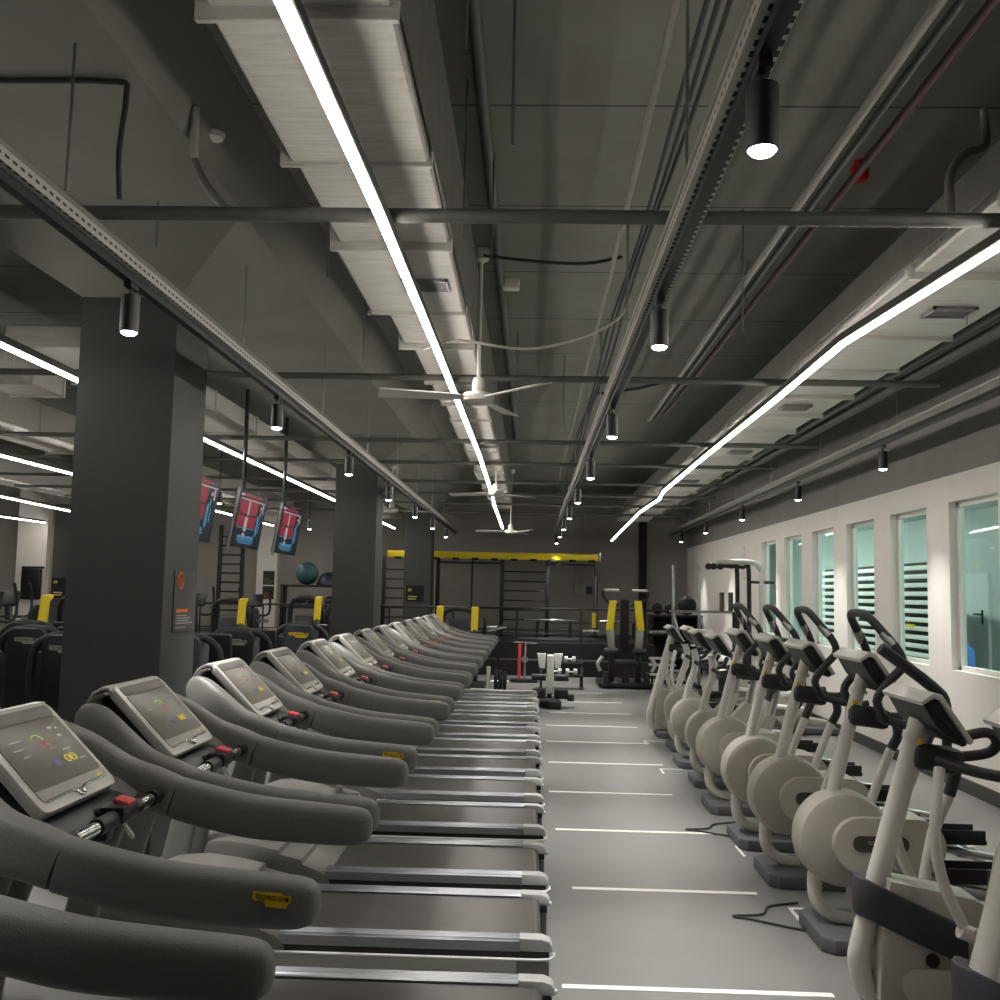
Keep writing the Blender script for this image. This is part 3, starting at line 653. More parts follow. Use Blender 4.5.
for k, yy in enumerate(TY):
    base = 'grey treadmill with silver console, %s in the row counting from the camera'
    lab = base % ORD[k]
    if k == 0: lab = 'nearest grey treadmill, only its far hand grip showing at the bottom left'
    if k == len(TY) - 1: lab = 'grey treadmill at the far end of the row, beside the weight bench'
    if k == 2: TM['label'] = lab; continue
    copy_tree(TM, loc=(-.85, yy, 0), label=lab)
zero()
# ------------------------------------------------------------------ cross trainers
def tilted_console(r, y, mast_top, X0=1.535, Z0=1.365):
    """console seen from behind: pale lipped plate over a black shell, facing the wall"""
    dx, dz = X0 - 1.535, Z0 - 1.365
    P = lambda a: [(p[0] + dx, p[1] + dz) for p in a]
    top = [(1.575, 1.362), (1.625, 1.398), (1.658, 1.39), (1.775, 1.215), (1.762, 1.203), (1.648, 1.368), (1.625, 1.375), (1.583, 1.347)]
    pl = M().prism(P(top), y - .215, y + .215, 'Y', .005).build('console_plate', G['silver_plastic'], r)
    M().add([(x + dx, y + s * .19, z + dz) for s in (-1, 1) for x, z in ((1.665, 1.388), (1.764, 1.24), (1.763, 1.239), (1.664, 1.387))], [(0, 1, 2, 3), (4, 7, 6, 5), (0, 4, 5, 1), (1, 5, 6, 2), (2, 6, 7, 3), (3, 7, 4, 0)]).build('display', G['screen'], pl, sm=0)
    sh = [(1.59, 1.35), (1.627, 1.37), (1.646, 1.362), (1.757, 1.2), (1.742, 1.192), (1.665, 1.24), (1.635, 1.27)]
    M().prism(P(sh), y - .2, y + .2, 'Y', .012).build('console_shell', G['black'], r)

def make_trainer(kind, Y0):
    lab = 'x'
    r = thing('cross_trainer', lab, 'cross trainer', (1.85, Y0, 0), 'cross trainers along the right wall')
    y = lambda d: Y0 + d
    # plinth
    pts = [(1.39, -.2), (1.44, -.25), (1.9, -.27), (2.0, -.2), (2.0, .2), (1.9, .27), (1.44, .25), (1.39, .2)]
    M().prism([(a, y(b)) for a, b in pts], .0, .072, 'Z', .012).build('base_plinth', G['plinth'], r)
    M().rbox((2.42, Y0, .06), (.9, .12, .07), .015).rbox((2.85, Y0, .045), (.1, .52, .06), .015).build('rear_beam', G['beige'], r)
    tall = kind == 'disc'
    rm = .034 if tall else .044
    if tall:
        M().tube([(1.485, Y0, .6), (1.57, Y0, .95), (1.665, Y0, 1.29)], [rm + .002, rm, rm - .002], 16).build('mast', G['whitetube'], r)
        M().lathe([(0, 0), (.052, 0), (.05, .05), (.042, .1), (0, .1)], (1.462, Y0, .585), (.25, 0, .97), 16).build('mast_collar', G['beige'], r)
        M().tube([(1.425, Y0, .36), (1.415, Y0, .25), (1.43, Y0, .17), (1.50, Y0, .11), (1.62, Y0, .085)], [.038, .036, .034, .032, .03], 14, sub=5).build('front_tube', G['whitetube'], r)
        c = (1.545, .485)
        M().lathe([(0, -.1), (.19, -.1), (.215, -.085), (.228, -.05), (.23, 0), (.228, .05), (.215, .085), (.19, .1), (0, .1)], (c[0], Y0, c[1]), 'Y', 40).build('flywheel_housing', G['beige'], r)
        ol = [(1.60 + .13 * math.cos(a), .475 + .13 * math.sin(a)) for a in [PI / 2 + PI * i / 12 for i in range(13)]] + [(1.87 + .13 * math.cos(a), .475 + .13 * math.sin(a)) for a in [-PI / 2 + PI * i / 12 for i in range(13)]]
        M().prism(ol, y(-.145), y(.145), 'Y').build('drive_cover', G['beige2'], r)
        ol2 = [(1.595 + .038 * math.cos(a), .485 + .038 * math.sin(a)) for a in [PI / 2 + PI * i / 8 for i in range(9)]] + [(1.785 + .038 * math.cos(a), .485 + .038 * math.sin(a)) for a in [-PI / 2 + PI * i / 8 for i in range(9)]]
        nb = M().prism(ol2, y(-.15), y(-.143), 'Y').build('name_recess', mat('recess_dark', '#48443f', .5), r)
        badge(1.69, y(-.1505), .485, .15, .048, -1, nb, name='name_plate', mp=mat('plate_dark', '#39352f', .5), mi=mat('plate_ink', '#b9b2a2', .5))
        M().prism([(1.55, .36), (1.95, .36), (1.86, .07), (1.62, .07)], y(-.075), y(.075), 'Y', .015).build('lower_body', G['beige'], r)
    else:
        M().tube([(1.45, Y0, .085), (1.355, Y0, .12), (1.325, Y0, .22), (1.34, Y0, .32), (1.45, Y0, .72), (1.575, Y0, 1.17)], [rm, rm, rm, rm, rm, rm - .004], 18, sub=5).build('mast', G['whitetube'], r)
        M().prism([(1.37, .08), (1.385, .35), (1.42, .56), (1.75, .50), (1.95, .36), (2.0, .07)], y(-.09), y(.09), 'Y', .02).build('body_shell', G['beige'], r)
        pl = [(1.405 + .1 * math.cos(a), y(.1 * math.sin(a))) for a in [PI / 2 + PI * i / 12 for i in range(13)]] + [(1.52, y(-.12)), (1.66, y(-.125)), (1.71, y(-.1)), (1.71, y(.1)), (1.66, y(.125)), (1.52, y(.12))]
        gb = M().prism(pl, .405, .555, 'Z', .012)
        for v in gb.v: v.z -= max(0, v.x - 1.34) * .42 + (.03 * max(0, v.x - 1.5) if v.z > .48 else 0)
        gb.build('guard_band', G['strap'], r)
        cv = [(1.52 + .065 * math.cos(a), .17 + .065 * math.sin(a)) for a in [PI / 2 + PI * i / 10 for i in range(11)]] + [(1.72 + .065 * math.cos(a), .17 + .065 * math.sin(a)) for a in [-PI / 2 + PI * i / 10 for i in range(11)]]
        M().prism(cv, y(-.105), y(.105), 'Y').build('crank_cover', G['beige2'], r)
        M().lathe([(0, -.1), (.026, -.1), (.026, .1), (0, .1)], (1.575, Y0, .265), 'Y', 16).build('pivot_bush', G['black'], r)
    # hub and console
    tilted_console(r, Y0, None) if tall else tilted_console(r, Y0, None, 1.46, 1.265)
    M().lathe([(0, 0), (.045, 0), (.045, .02), (0, .02)], (1.635 if tall else 1.55, Y0, 1.185 if tall else 1.09), (.26, 0, .96), 14).build('mast_clamp', G['whitetube'], r)
    hx, hz = (1.62, 1.08) if tall else (1.575, 1.03)
    M().rbox((hx + .06, Y0, hz - .01), (.2, .13, .1), .03, Matrix.Rotation(.12, 3, 'Y')).build('hub_collar', G['handle'], r)
    bx = M().rbox((hx - .012, y(-rm * .95), hz + .06), (.022, .01, .022), .003); bx.build('mast_sticker', G['logo_yellow'], r)
    if tall:
        lp = [(1.72, .06, 1.075), (1.70, .2, 1.08), (1.645, .25, 1.17), (1.70, .25, 1.26), (1.765, .25, 1.335), (1.75, .24, 1.41), (1.69, .19, 1.5), (1.65, .14, 1.56), (1.64, .07, 1.578)]
        full = [(a, y(-q), c) for a, q, c in lp] + [(a, y(q), c) for a, q, c in lp[::-1]]
        M().tube(full, .0215, 12, sub=4).build('handlebar_loop', G['handle'], r)
        for sgn in (-1, 1):
            M().tube([(1.70, y(sgn * .2), 1.08), (1.80, y(sgn * .23), 1.055), (1.90, y(sgn * .24), 1.045), (1.95, y(sgn * .24), 1.05)], .021, 10, sub=3).build('lower_grip', G['handle'], r)
            M().tube([(1.735, y(sgn * .235), 1.43), (1.695, y(sgn * .195), 1.485)], .0235, 10).build('pulse_sensor', G['steel'], r)
    else:
        full = [(1.62, y(-.06), 1.02), (1.72, y(-.2), 1.0), (1.84, y(-.25), .99), (1.96, y(-.25), 1.01), (1.98, y(-.22), 1.06), (1.93, y(-.2), 1.1), (1.82, y(-.19), 1.08)]
        M().tube(full, .022, 12, sub=4).build('near_handlebar', G['handle'], r)
        M().tube([(p[0], 2 * Y0 - p[1], p[2]) for p in full], .022, 12, sub=4).build('far_handlebar', G['handle'], r)
        M().tube([(1.80, y(.29), 1.0), (1.80, y(.29), 1.2), (1.74, y(.29), 1.28), (1.52, y(.28), 1.44)], [.02, .022, .026, .026], 12, sub=4).build('moving_grip', G['handle'], r)
        M().tube([(1.86, y(-.29), 1.0), (1.98, y(-.29), 1.2), (2.0, y(-.29), 1.3), (1.92, y(-.28), 1.42)], [.02, .022, .026, .026], 12, sub=4).build('moving_grip', G['handle'], r)
    for sgn in (-1, 1):
        ph = .05 * sgn
        if tall:
            M().tube([(1.90, y(sgn * .25), 1.05), (1.885 + ph, y(sgn * .29), .95), (1.85 + ph, y(sgn * .3), .87)], .026, 12, sub=3).build('pole_elbow', G['handle'], r)
            M().tube([(1.85 + ph, y(sgn * .3), .87), (1.78 + ph, y(sgn * .3), .7), (1.69 + ph, y(sgn * .3), .45)], .024, 12, sub=2).build('moving_pole', G['whitetube'], r)
        else:
            M().tube([(1.84, y(sgn * .27), 1.0), (1.83, y(sgn * .29), .9), (1.81, y(sgn * .3), .82)], .026, 12, sub=3).build('pole_elbow', G['handle'], r)
            M().tube([(1.81, y(sgn * .3), .82), (1.74, y(sgn * .3), .66), (1.69, y(sgn * .3), .42)], .024, 12, sub=2).build('moving_pole', G['whitetube'], r)
            M().tube([(1.60, y(sgn * .13), 1.0), (1.555, y(sgn * .2), .85), (1.545, y(sgn * .22), .72), (1.575, y(sgn * .22), .58), (1.64, y(sgn * .22), .44)], .021, 12, sub=4).build('link_arm', G['whitetube'], r)
            M().lathe([(0, -.035), (.03, -.035), (.03, .035), (0, .035)], (1.66, y(sgn * .22), .41), (1, 0, -.4), 14).build('link_joint', G['whitetube'], r)
        zf = .40 + .05 * sgn
        M().tube([(1.66 + (ph if tall else 0), y(sgn * .3), .44), (1.95, y(sgn * .2), zf - .03), (2.45, y(sgn * .17), zf - .1), (2.7, y(sgn * .17), .12)], .018, 8).build('pedal_rail', G['steel'], r)
        p = M().rbox((2.12, y(sgn * .17), zf), (.36, .15, .03), .012)
        p.rbox((2.12, y(sgn * .17 - .072), zf + .03), (.34, .012, .06), .005).rbox((2.12, y(sgn * .17 + .072), zf + .03), (.34, .012, .06), .005).rbox((1.945, y(sgn * .17), zf + .04), (.02, .15, .08), .006)
        p.build('foot_pedal', G['black'], r)
    return r
VT = make_trainer('band', 4.15)
VT['label'] = 'cross trainer with dark foam band on its mast, second from the camera'
for k, (yy, lab) in enumerate(((3.2, 'cross trainer with dark foam band cut off at the lower right corner'), (12.0, 'cross trainer at the far end of the right row, slim mast without a flywheel'))):
    cp = copy_tree(VT, loc=(1.85 if k == 0 else 1.95, yy, 0), label=lab)
    if k == 0:
        bpy.data.objects.remove([q for q in kids(cp) if q.name.startswith('moving_grip')][0])
    if k == 1:
        for q in kids(cp):
            if q.name.startswith(('guard_band', 'moving_grip')): bpy.data.objects.remove(q)
CT = make_trainer('disc', 5.1)
CT['label'] = 'cross trainer with round beige flywheel housing, directly behind the banded pair'
for yy, lab in ((6.14, 'cross trainer with round beige housing, second of the four with looped handlebars'), (6.98, 'cross trainer with round beige housing, third of the four with looped handlebars'), (8.02, 'cross trainer with round beige housing, farthest of the four with looped handlebars')):
    copy_tree(CT, loc=(1.85, yy, 0), label=lab)

# ------------------------------------------------------------------ upright bikes further along the row
def make_bike(Y0):
    r = thing('exercise_bike', 'x', 'exercise bike', (1.85, Y0, 0), 'upright bikes along the right wall')
    y = lambda d: Y0 + d
    M().prism([(a, y(b)) for a, b in ((1.44, -.2), (1.5, -.25), (1.9, -.25), (1.98, -.18), (1.98, .18), (1.9, .25), (1.5, .25), (1.44, .2))], 0, .07, 'Z', .012).build('base_plinth', G['plinth'], r)
    M().rbox((2.35, Y0, .05), (.9, .1, .06), .015).rbox((2.72, Y0, .04), (.09, .5, .06), .015).build('rear_beam', G['beige'], r)
    M().tube([(1.47, Y0, .36), (1.46, Y0, .22), (1.5, Y0, .13), (1.62, Y0, .085)], .033, 12, sub=4).build('front_tube', G['whitetube'], r)
    M().lathe([(0, -.09), (.18, -.09), (.21, -.07), (.22, 0), (.21, .07), (.18, .09), (0, .09)], (1.6, Y0, .44), 'Y', 32).build('flywheel_housing', G['beige'], r)
    M().lathe([(0, -.12), (.13, -.12), (.135, -.1), (.135, .1), (.13, .12), (0, .12)], (1.7, Y0, .42), 'Y', 28).build('chain_cover', G['black'], r)
    M().prism([(1.6, .3), (1.9, .4), (2.1, .62), (2.18, .6), (2.0, .1), (1.66, .07)], y(-.06), y(.06), 'Y', .015).build('frame', G['beige'], r)
    M().tube([(1.53, Y0, .6), (1.57, Y0, .78), (1.62, Y0, .92), (1.63, Y0, 1.04), (1.61, Y0, 1.12)], .034, 12, sub=3).build('mast', G['whitetube'], r)
    tilted_console(r, Y0, None, 1.535, 1.29)
    M().tube([(1.62, y(-.05), 1.0), (1.72, y(-.2), .95), (1.85, y(-.23), .98), (1.9, y(-.21), 1.06)], .02, 10, sub=3).tube([(1.62, y(.05), 1.0), (1.72, y(.2), .95), (1.85, y(.23), .98), (1.9, y(.21), 1.06)], .02, 10, sub=3).build('handlebar', G['handle'], r)
    M().cyl((2.13, Y0, .55), (2.2, Y0, .84), .028, 12).build('seat_post', G['steel'], r)
    M().prism([(a, y(b)) for a, b in ((2.06, -.05), (2.14, -.09), (2.24, -.13), (2.32, -.12), (2.34, 0), (2.32, .12), (2.24, .13), (2.14, .09), (2.06, .05))], .84, .91, 'Z', .02).build('saddle', G['black'], r)
    for sgn in (-1, 1):
        M().cyl((1.7, y(sgn * .13), .42), (1.7 + .14 * sgn, y(sgn * .14), .33), .014, 8).build('crank', G['steel'], r)
        M().rbox((1.7 + .14 * sgn, y(sgn * .19), .33), (.09, .09, .025), .008).build('pedal', G['black'], r)
    return r
B0 = make_bike(9.05)
B0['label'] = 'upright exercise bike just past the looped cross trainers'
copy_tree(B0, loc=(1.85, 10.0, 0), label='upright exercise bike, second past the looped cross trainers')
copy_tree(B0, loc=(1.92, 11.0, 0), label='upright exercise bike, last before the far end cross trainer')

# ------------------------------------------------------------------ steppers by the wall
def make_stepper(Y0):
    r = thing('stepper', 'x', 'stepper', (3.3, Y0, 0), 'steppers by the right wall')
    y = lambda d: Y0 + d
    M().rbox((3.300, Y0, .05), (.9, .5, .08), .02).build('base', G['plinth'], r)
    M().prism([(2.900, .08), (2.930, .38), (3.100, .45), (3.350, .2), (3.650, .16), (3.670, .08)], y(-.1), y(.1), 'Y', .02).build('body', G['beige'], r)
    for sgn, z in ((-1, .34), (1, .46)):
        M().prism([(2.970, .2), (3.250, z - .08), (3.330, z - .1), (3.050, .12)], y(sgn * .2 - .035), y(sgn * .2 + .035), 'Y', .01).build('pedal_arm', G['beige2'], r)
        M().rbox((3.170, y(sgn * .2), z - .02), (.36, .16, .05), .018, Matrix.Rotation(-.08 * sgn, 3, 'Y')).build('foot_pad', G['white'], r)
    M().tube([(3.000, Y0, .4), (3.050, Y0, .75), (3.130, Y0, 1.1)], .033, 12).build('mast', G['whitetube'], r)
    M().rbox((3.150, Y0, 1.0), (.16, .3, .3), .04, Matrix.Rotation(-.5, 3, 'Y')).build('console', G['black'], r)
    M().tube([(3.130, y(-.04), .85), (3.250, y(-.26), .82), (3.450, y(-.27), .88)], .02, 8, sub=3).tube([(3.130, y(.04), .85), (3.250, y(.26), .82), (3.450, y(.27), .88)], .02, 8, sub=3).build('handlebar', G['handle'], r)
    return r
S0 = make_stepper(12.6); S0['label'] = 'pale stepper by the right wall behind the looped cross trainers, nearest of three'
copy_tree(S0, loc=(3.3, 13.7, 0), label='pale stepper by the right wall, second from the camera')
copy_tree(S0, loc=(3.3, 14.72, 0), label='pale stepper by the right wall in front of the pulley tower')
zero()
# floor cables
for k, (cx, cy) in enumerate(((1.35, 5.35), (1.4, 7.25))):
    pipe('power_cable', [(cx + .1, cy - .2, .008), (cx - .05, cy - .12, .008), (cx - .2, cy - .02, .008), (cx - .28, cy + .02, .008), (cx - .12, cy + .06, .008), (cx - .05, cy + .2, .008), (cx + .12, cy + .28, .008)], .006,
         'black power cable on the floor beside the %s cross trainer plinth' % ('nearest round-housing' if k == 0 else 'third looped'), 'cable', G['cable_dark'], sub=4)
# ------------------------------------------------------------------ signs and posters
def sign_on_column(yc, label):
    x = -2.22
    r = thing('notice_sign', label, 'sign', (x, yc, 1.545))
    M().box(x + .001, x + .008, yc - .2, yc + .2, 1.355, 1.735).build('board', G['signgrey'], r, sm=0)
    f = x + .0085; a = yc - .2
    M().tube([(f, a + .1 + .045 * math.cos(t), 1.675 + .05 * math.sin(t)) for t in [2 * PI * i / 20 for i in range(20)]], .006, 6, closed=True).tube([(f, a + .085, 1.695), (f, a + .1, 1.66), (f, a + .12, 1.655)], .006, 6).tube([(f, a + .09, 1.655), (f, a + .115, 1.69)], .005, 6).build('pictogram', G['orange'], r)
    M().box(f, f + .001, a + .04, a + .25, 1.475, 1.497).build('headline', G['orange'], r, sm=0)
    t = M()
    for k, w2 in enumerate((.2, .27, .23, .3)): t.box(f, f + .001, a + .04, a + .04 + w2, 1.452 - k * .016, 1.459 - k * .016)
    t.box(f, f + .001, a + .04, a + .22, 1.378, 1.384)
    t.build('small_print', G['print_grey'], r, sm=0)
sign_on_column(6.37, 'dark notice with orange pictogram on the nearest column side')
def far_sign(x, yf, z0, z1, wd, label):
    r = thing('notice_sign', label, 'sign', (x, yf, (z0 + z1) / 2))
    M().box(x, x + wd, yf - .01, yf - .001, z0, z1).build('board', G['blackmat'], r, sm=0)
    q = M()
    q.box(x + wd * .12, x + wd * .2, yf - .012, yf - .0095, z1 - .13, z1 - .07).box(x + wd * .24, x + wd * .3, yf - .012, yf - .0095, z1 - .13, z1 - .07)
    q.box(x + wd * .12, x + wd * .62, yf - .012, yf - .0095, z0 + .1, z0 + .13).box(x + wd * .12, x + wd * .56, yf - .012, yf - .0095, z0 + .05, z0 + .075)
    q.build('print', mat('print_yellow', '#c9b96a', .6), r, sm=0)
far_sign(-2.76, 22.1, 1.38, 1.74, .4, 'small dark sign with pale print on the front of the farthest column')
far_sign(-10.8, 22.3, 1.3, 1.75, .42, 'small dark sign with pale print on the column at the far left')
for k, (z0, z1, m2, lab) in enumerate(((1.69, 2.03, '#4f574a', 'dark green poster on the white pilaster, the upper of two'), (1.34, 1.66, '#7a4a2c', 'brown poster on the white pilaster, the lower of two'))):
    r = thing('poster', lab, 'poster', (-6.4, YB - .2, z0))
    M().box(-6.57, -6.29, YB - .208, YB - .201, z0, z1).build('sheet', mat('poster_dark', '#23231f', .5), r, sm=0)
    q = M()
    for j in range(3): q.box(-6.55, -6.55 + (.2, .24, .15)[j], YB - .211, YB - .2075, z0 + .03 + j * .05, z0 + .06 + j * .05)
    q.build('print', mat('poster_print', m2, .6), r, sm=0)
r = thing('wall_cushion', 'black glossy pad hanging on the pale pilaster at the far left', 'pad', (-12.3, YB - .22, 1.2))
M().rbox((-12.3, YB - .27, 1.6), (.5, .12, .78), .05).build('cushion', G['black'], r)
M().rbox((-12.3, YB - .22, 2.0), (.56, .04, .05), .01).build('bracket', G['blackmat'], r)
r = thing('fuse_box', 'grey fuse box on the back wall behind the rig', 'fuse box', (1.24, YB, 1.6))
M().rbox((1.2, YB - .06, 1.71), (.28, .1, .26), .01).build('cabinet', G['wall_grey'], r)
M().rbox((1.42, YB - .05, 1.73), (.12, .08, .18), .01).build('socket', G['black'], r)
M().box(1.08, 1.16, YB - .06, YB - .01, 1.84, 3.6).box(1.28, 1.36, YB - .06, YB - .01, 1.84, 3.6).build('trunking', G['wall_grey'], r, sm=0)
for k, y0 in enumerate((20.1, 19.2)):
    r = thing('wall_plaque', ('far' if k == 0 else 'near') + ' narrow dark framed chart on the right wall by the pulley tower', 'picture', (XR, y0, 1.5))
    M().box(XR - .02, XR - .002, y0 - .18, y0 + .18, 1.34, 1.72).build('frame', G['black'], r, sm=0)
    M().box(XR - .022, XR - .019, y0 - .13, y0 + .13, 1.38, 1.68).build('sheet', mat('chart', '#6e6748' if k == 0 else '#232320', .5), r, sm=0)
r = thing('wall_vent', 'pale flush wall hatch high on the far end of the right wall', 'hatch', (XR, 18.2, 2.2))
M().rbox((XR - .01, 18.27, 2.25), (.02, .62, .6), .006).build('frame', G['white'], r)

# ------------------------------------------------------------------ hanging screens
G['scr_red'] = mat('screen_red', '#200000', .4, emit='#b8283c', es=.16)
G['scr_dark'] = mat('screen_dark', '#06080c', .3, emit='#16202c', es=.25)
G['scr_cyan'] = mat('screen_cyan', '#001018', .4, emit='#4f9cc4', es=.2)
G['scr_white'] = mat('screen_white', '#101010', .4, emit='#d8c6cc', es=.2)
def make_tv(yc):
    X = -3.02
    r = thing('wall_screen', 'x', 'television', (X, yc, 2.06), 'hanging television screens')
    tl = math.radians(9)
    R = Matrix.Translation((X, yc, 2.345)) @ Matrix.Rotation(tl, 4, 'Y') @ Matrix.Rotation(PI / 2, 4, 'Z') @ Matrix.Rotation(PI / 2, 4, 'X')
    # local u (along +Y... viewer's right is +Y), v up, n toward +X
    def P(name, m, rects, n0, n1, par):
        q = M()
        for (u0, u1, v0, v1) in rects:
            b = M().box(u0, u1, v0, v1, n0, n1); q.add([R @ v for v in b.v], b.f)
        return q.build(name, m, par, sm=0)
    body = P('bezel', G['black'], [(-.52, .52, -.295, .295)], -.03, .012, r)
    P('panel', G['scr_dark'], [(-.5, .5, -.27, .275)], .012, .0135, body)
    P('red_pictures', G['scr_red'], [(-.44, -.16, .06, .2), (-.12, .2, .06, .2), (-.46, -.18, -.08, .04), (-.1, .2, -.08, .04), (-.38, .3, .235, .265)], .0135, .0145, body)
    P('white_print', G['scr_white'], [(-.2, -.1, -.12, .03), (-.15, -.1, .05, .2), (-.46, .46, .205, .218), (-.48, -.36, .238, .262), (.3, .36, .14, .17), (.38, .42, .1, .2), (-.2, -.12, -.2, -.14)], .0146, .0152, body)
    P('blue_print', G['scr_cyan'], [(-.36, .22, -.2, -.165), (-.36, .26, -.225, -.208), (-.3, .2, -.25, -.235), (.24, .3, -.16, .06), (.34, .37, -.12, .02), (.3, .34, .05, .11), (-.44, .2, -.095, -.085)], .0146, .0152, body)
    P('side_bracket', G['steel'], [(-.528, -.521, -.33, .31)], -.02, .01, body)
    M().tube([(X - .06, yc, 2.36), (X - .07, yc, 2.7), (X - .07, yc, ZC)], .022, 10).build('ceiling_pole', G['black'], r)
    M().lathe([(0, 0), (.07, 0), (.07, -.02), (0, -.02)], (X - .07, yc, ZC)).build('ceiling_plate', G['black'], r)
    M().rbox((X - .055, yc, 2.37), (.05, .25, .2), .01).build('bracket', G['black'], r)
    return r
TV = make_tv(10.55); TV['label'] = 'hanging television with red chart, the left one in clear view between two columns'
copy_tree(TV, loc=(-3.02, 12.3, 2.06), label='hanging television with red chart, the right one, nearer the second column')
copy_tree(TV, loc=(-3.02, 8.86, 2.06), label='hanging television mostly hidden behind the nearest column')

# ------------------------------------------------------------------ weight machines left of the columns
def make_tower(x, Y, body, logo, pad=None):
    r = thing('weight_machine', 'x', 'weight machine', (x, Y, 0), 'shrouded weight machines behind the treadmills')
    w2 = .2
    P = [(x - .2, .08), (x - .2, 1.1), (x - .14, 1.17), (x + .14, 1.17), (x + .2, 1.1), (x + .2, .08)]
    M().prism(P, Y - .14, Y + .14, 'Y', .02).build('stack_shroud', body, r)
    M().tube([(x - .22, Y, .3), (x - .34, Y, .5), (x - .35, Y, .95), (x - .27, Y, 1.1), (x - .12, Y, 1.16), (x + .12, Y, 1.16), (x + .27, Y, 1.1), (x + .35, Y, .95), (x + .34, Y, .5), (x + .22, Y, .3)], .036, 10, sub=3).build('frame_loop', G['handle'], r)
    badge(x, Y - .1425, 1.04, .25, .07, -1, r, mp=logo[0], mi=logo[1])
    M().lathe([(0, -.04), (.1, -.04), (.11, -.02), (.11, .02), (.1, .04), (0, .04)], (x - .27, Y + .05, .9), 'Y', 20).build('cam_wheel', G['navy'], r)
    M().lathe([(0, -.03), (.06, -.03), (.06, .03), (0, .03)], (x + .27, Y, .85), 'Y', 16).rbox((x + .27, Y, .74), (.12, .1, .03), .008).build('pulley', G['steel'], r)
    M().rbox((x, Y + .65, .5), (.42, .42, .1), .03).build('seat_pad', G['black'], r)
    M().prism([(Y + .4, .06), (Y + .1, .06), (Y + .1, .2), (Y + .6, .46), (Y + .7, .46), (Y + .7, .06)], x - .05, x + .05, 'X').build('seat_frame', G['handle'], r)
    M().rbox((x, Y + .95, .85), (.36, .09, .6), .03, Matrix.Rotation(.15, 3, 'X')).build('back_pad', G['black'], r)
    M().rbox((x, Y + .4, .04), (.8, 1.3, .07), .02).build('base', G['black'], r)
    return r
dk = (mat('plate_grey', '#8d8c88', .5), G['logo_ink'])
yl = (G['logo_yellow'], G['logo_ink'])
t1 = make_tower(-3.2, 11.0, G['black'], dk); t1['label'] = 'black shrouded weight machine with grey badge, between the columns'
t2 = make_tower(-2.95, 12.9, G['navy'], yl); t2['label'] = 'slate shrouded weight machine with yellow badge, left of the second column'
t3 = make_tower(-3.3, 9.55, G['navy'], dk); t3['label'] = 'slate weight machine half hidden by the nearest column'
for k, (x, y, lab) in enumerate(((-5.2, 10.4, 'dark weight machine at the left edge in front of the yellow padded press'), (-4.25, 9.2, 'dark weight machine close behind the nearest column, left side'), (-5.9, 11.7, 'dark weight machine second row at the left edge'))):
    copy_tree(t1, loc=(x, y, 0), label=lab)

def make_press(x, Y, sides=(-1, 1), lab='x', hgt=1.4):
    """plate-loaded press with yellow pads on two swinging arms"""
    r = thing('plate_press', lab, 'strength machine', (x, Y, 0), 'presses with yellow pads')
    M().rbox((x, Y, .04), (1.0, 1.3, .07), .02).build('base', G['black'], r)
    M().tube([(x - .3, Y + .5, .05), (x - .3, Y + .45, 1.0), (x - .2, Y + .3, hgt - .08), (x + .2, Y + .3, hgt - .08), (x + .3, Y + .45, 1.0), (x + .3, Y + .5, .05)], .045, 10, sub=3).build('frame', G['handle'], r)
    for s in sides:
        M().prism([(Y - .12, hgt - .4), (Y - .05, hgt - .02), (Y + .08, hgt), (Y + .1, hgt - .04), (Y, hgt - .1), (Y - .06, hgt - .42)], x + s * .3 - .06, x + s * .3 + .06, 'X', .015).build('yellow_arm', G['yellow'], r)
        M().lathe([(0, -.03), (.19, -.03), (.2, -.02), (.2, .02), (.19, .03), (0, .03)], (x + s * .47, Y + .1, hgt - .35), 'X', 24).build('weight_plate', G['blackmat'], r)
        M().tube([(x + s * .3, Y - .1, hgt - .4), (x + s * .36, Y - .3, hgt - .5), (x + s * .2, Y - .42, hgt - .5)], .024, 8, sub=3).build('grip_bar', G['black'], r)
        M().cyl((x + s * .42, Y + .1, hgt - .35), (x + s * .68, Y + .1, hgt - .35), .028, 10).build('plate_horn', G['steel'], r)
    M().rbox((x, Y, .5), (.45, .42, .1), .03).build('seat_pad', G['black'], r)
    M().rbox((x, Y + .28, .85), (.34, .09, .62), .03, Matrix.Rotation(-.15, 3, 'X')).build('back_pad', G['navy'], r)
    M().cyl((x, Y, .06), (x, Y, .46), .05, 10).build('seat_post', G['steel'], r)
    return r
make_press(-4.8, 15.6, (1,), lab='press with yellow pads behind the black weight machine', hgt=1.46)
make_press(-3.95, 17.2, (1,), lab='press with yellow pad just left of the second column', hgt=1.5)
make_press(-1.25, 17.2, lab='press with a pair of yellow pads behind the far treadmills', hgt=1.38)
make_press(-6.42, 13.75, lab='press with bright yellow arm at the left edge of the gym', hgt=1.48)
make_press(-9.2, 15.2, lab='press with yellow pads deep in the left bay', hgt=1.4)

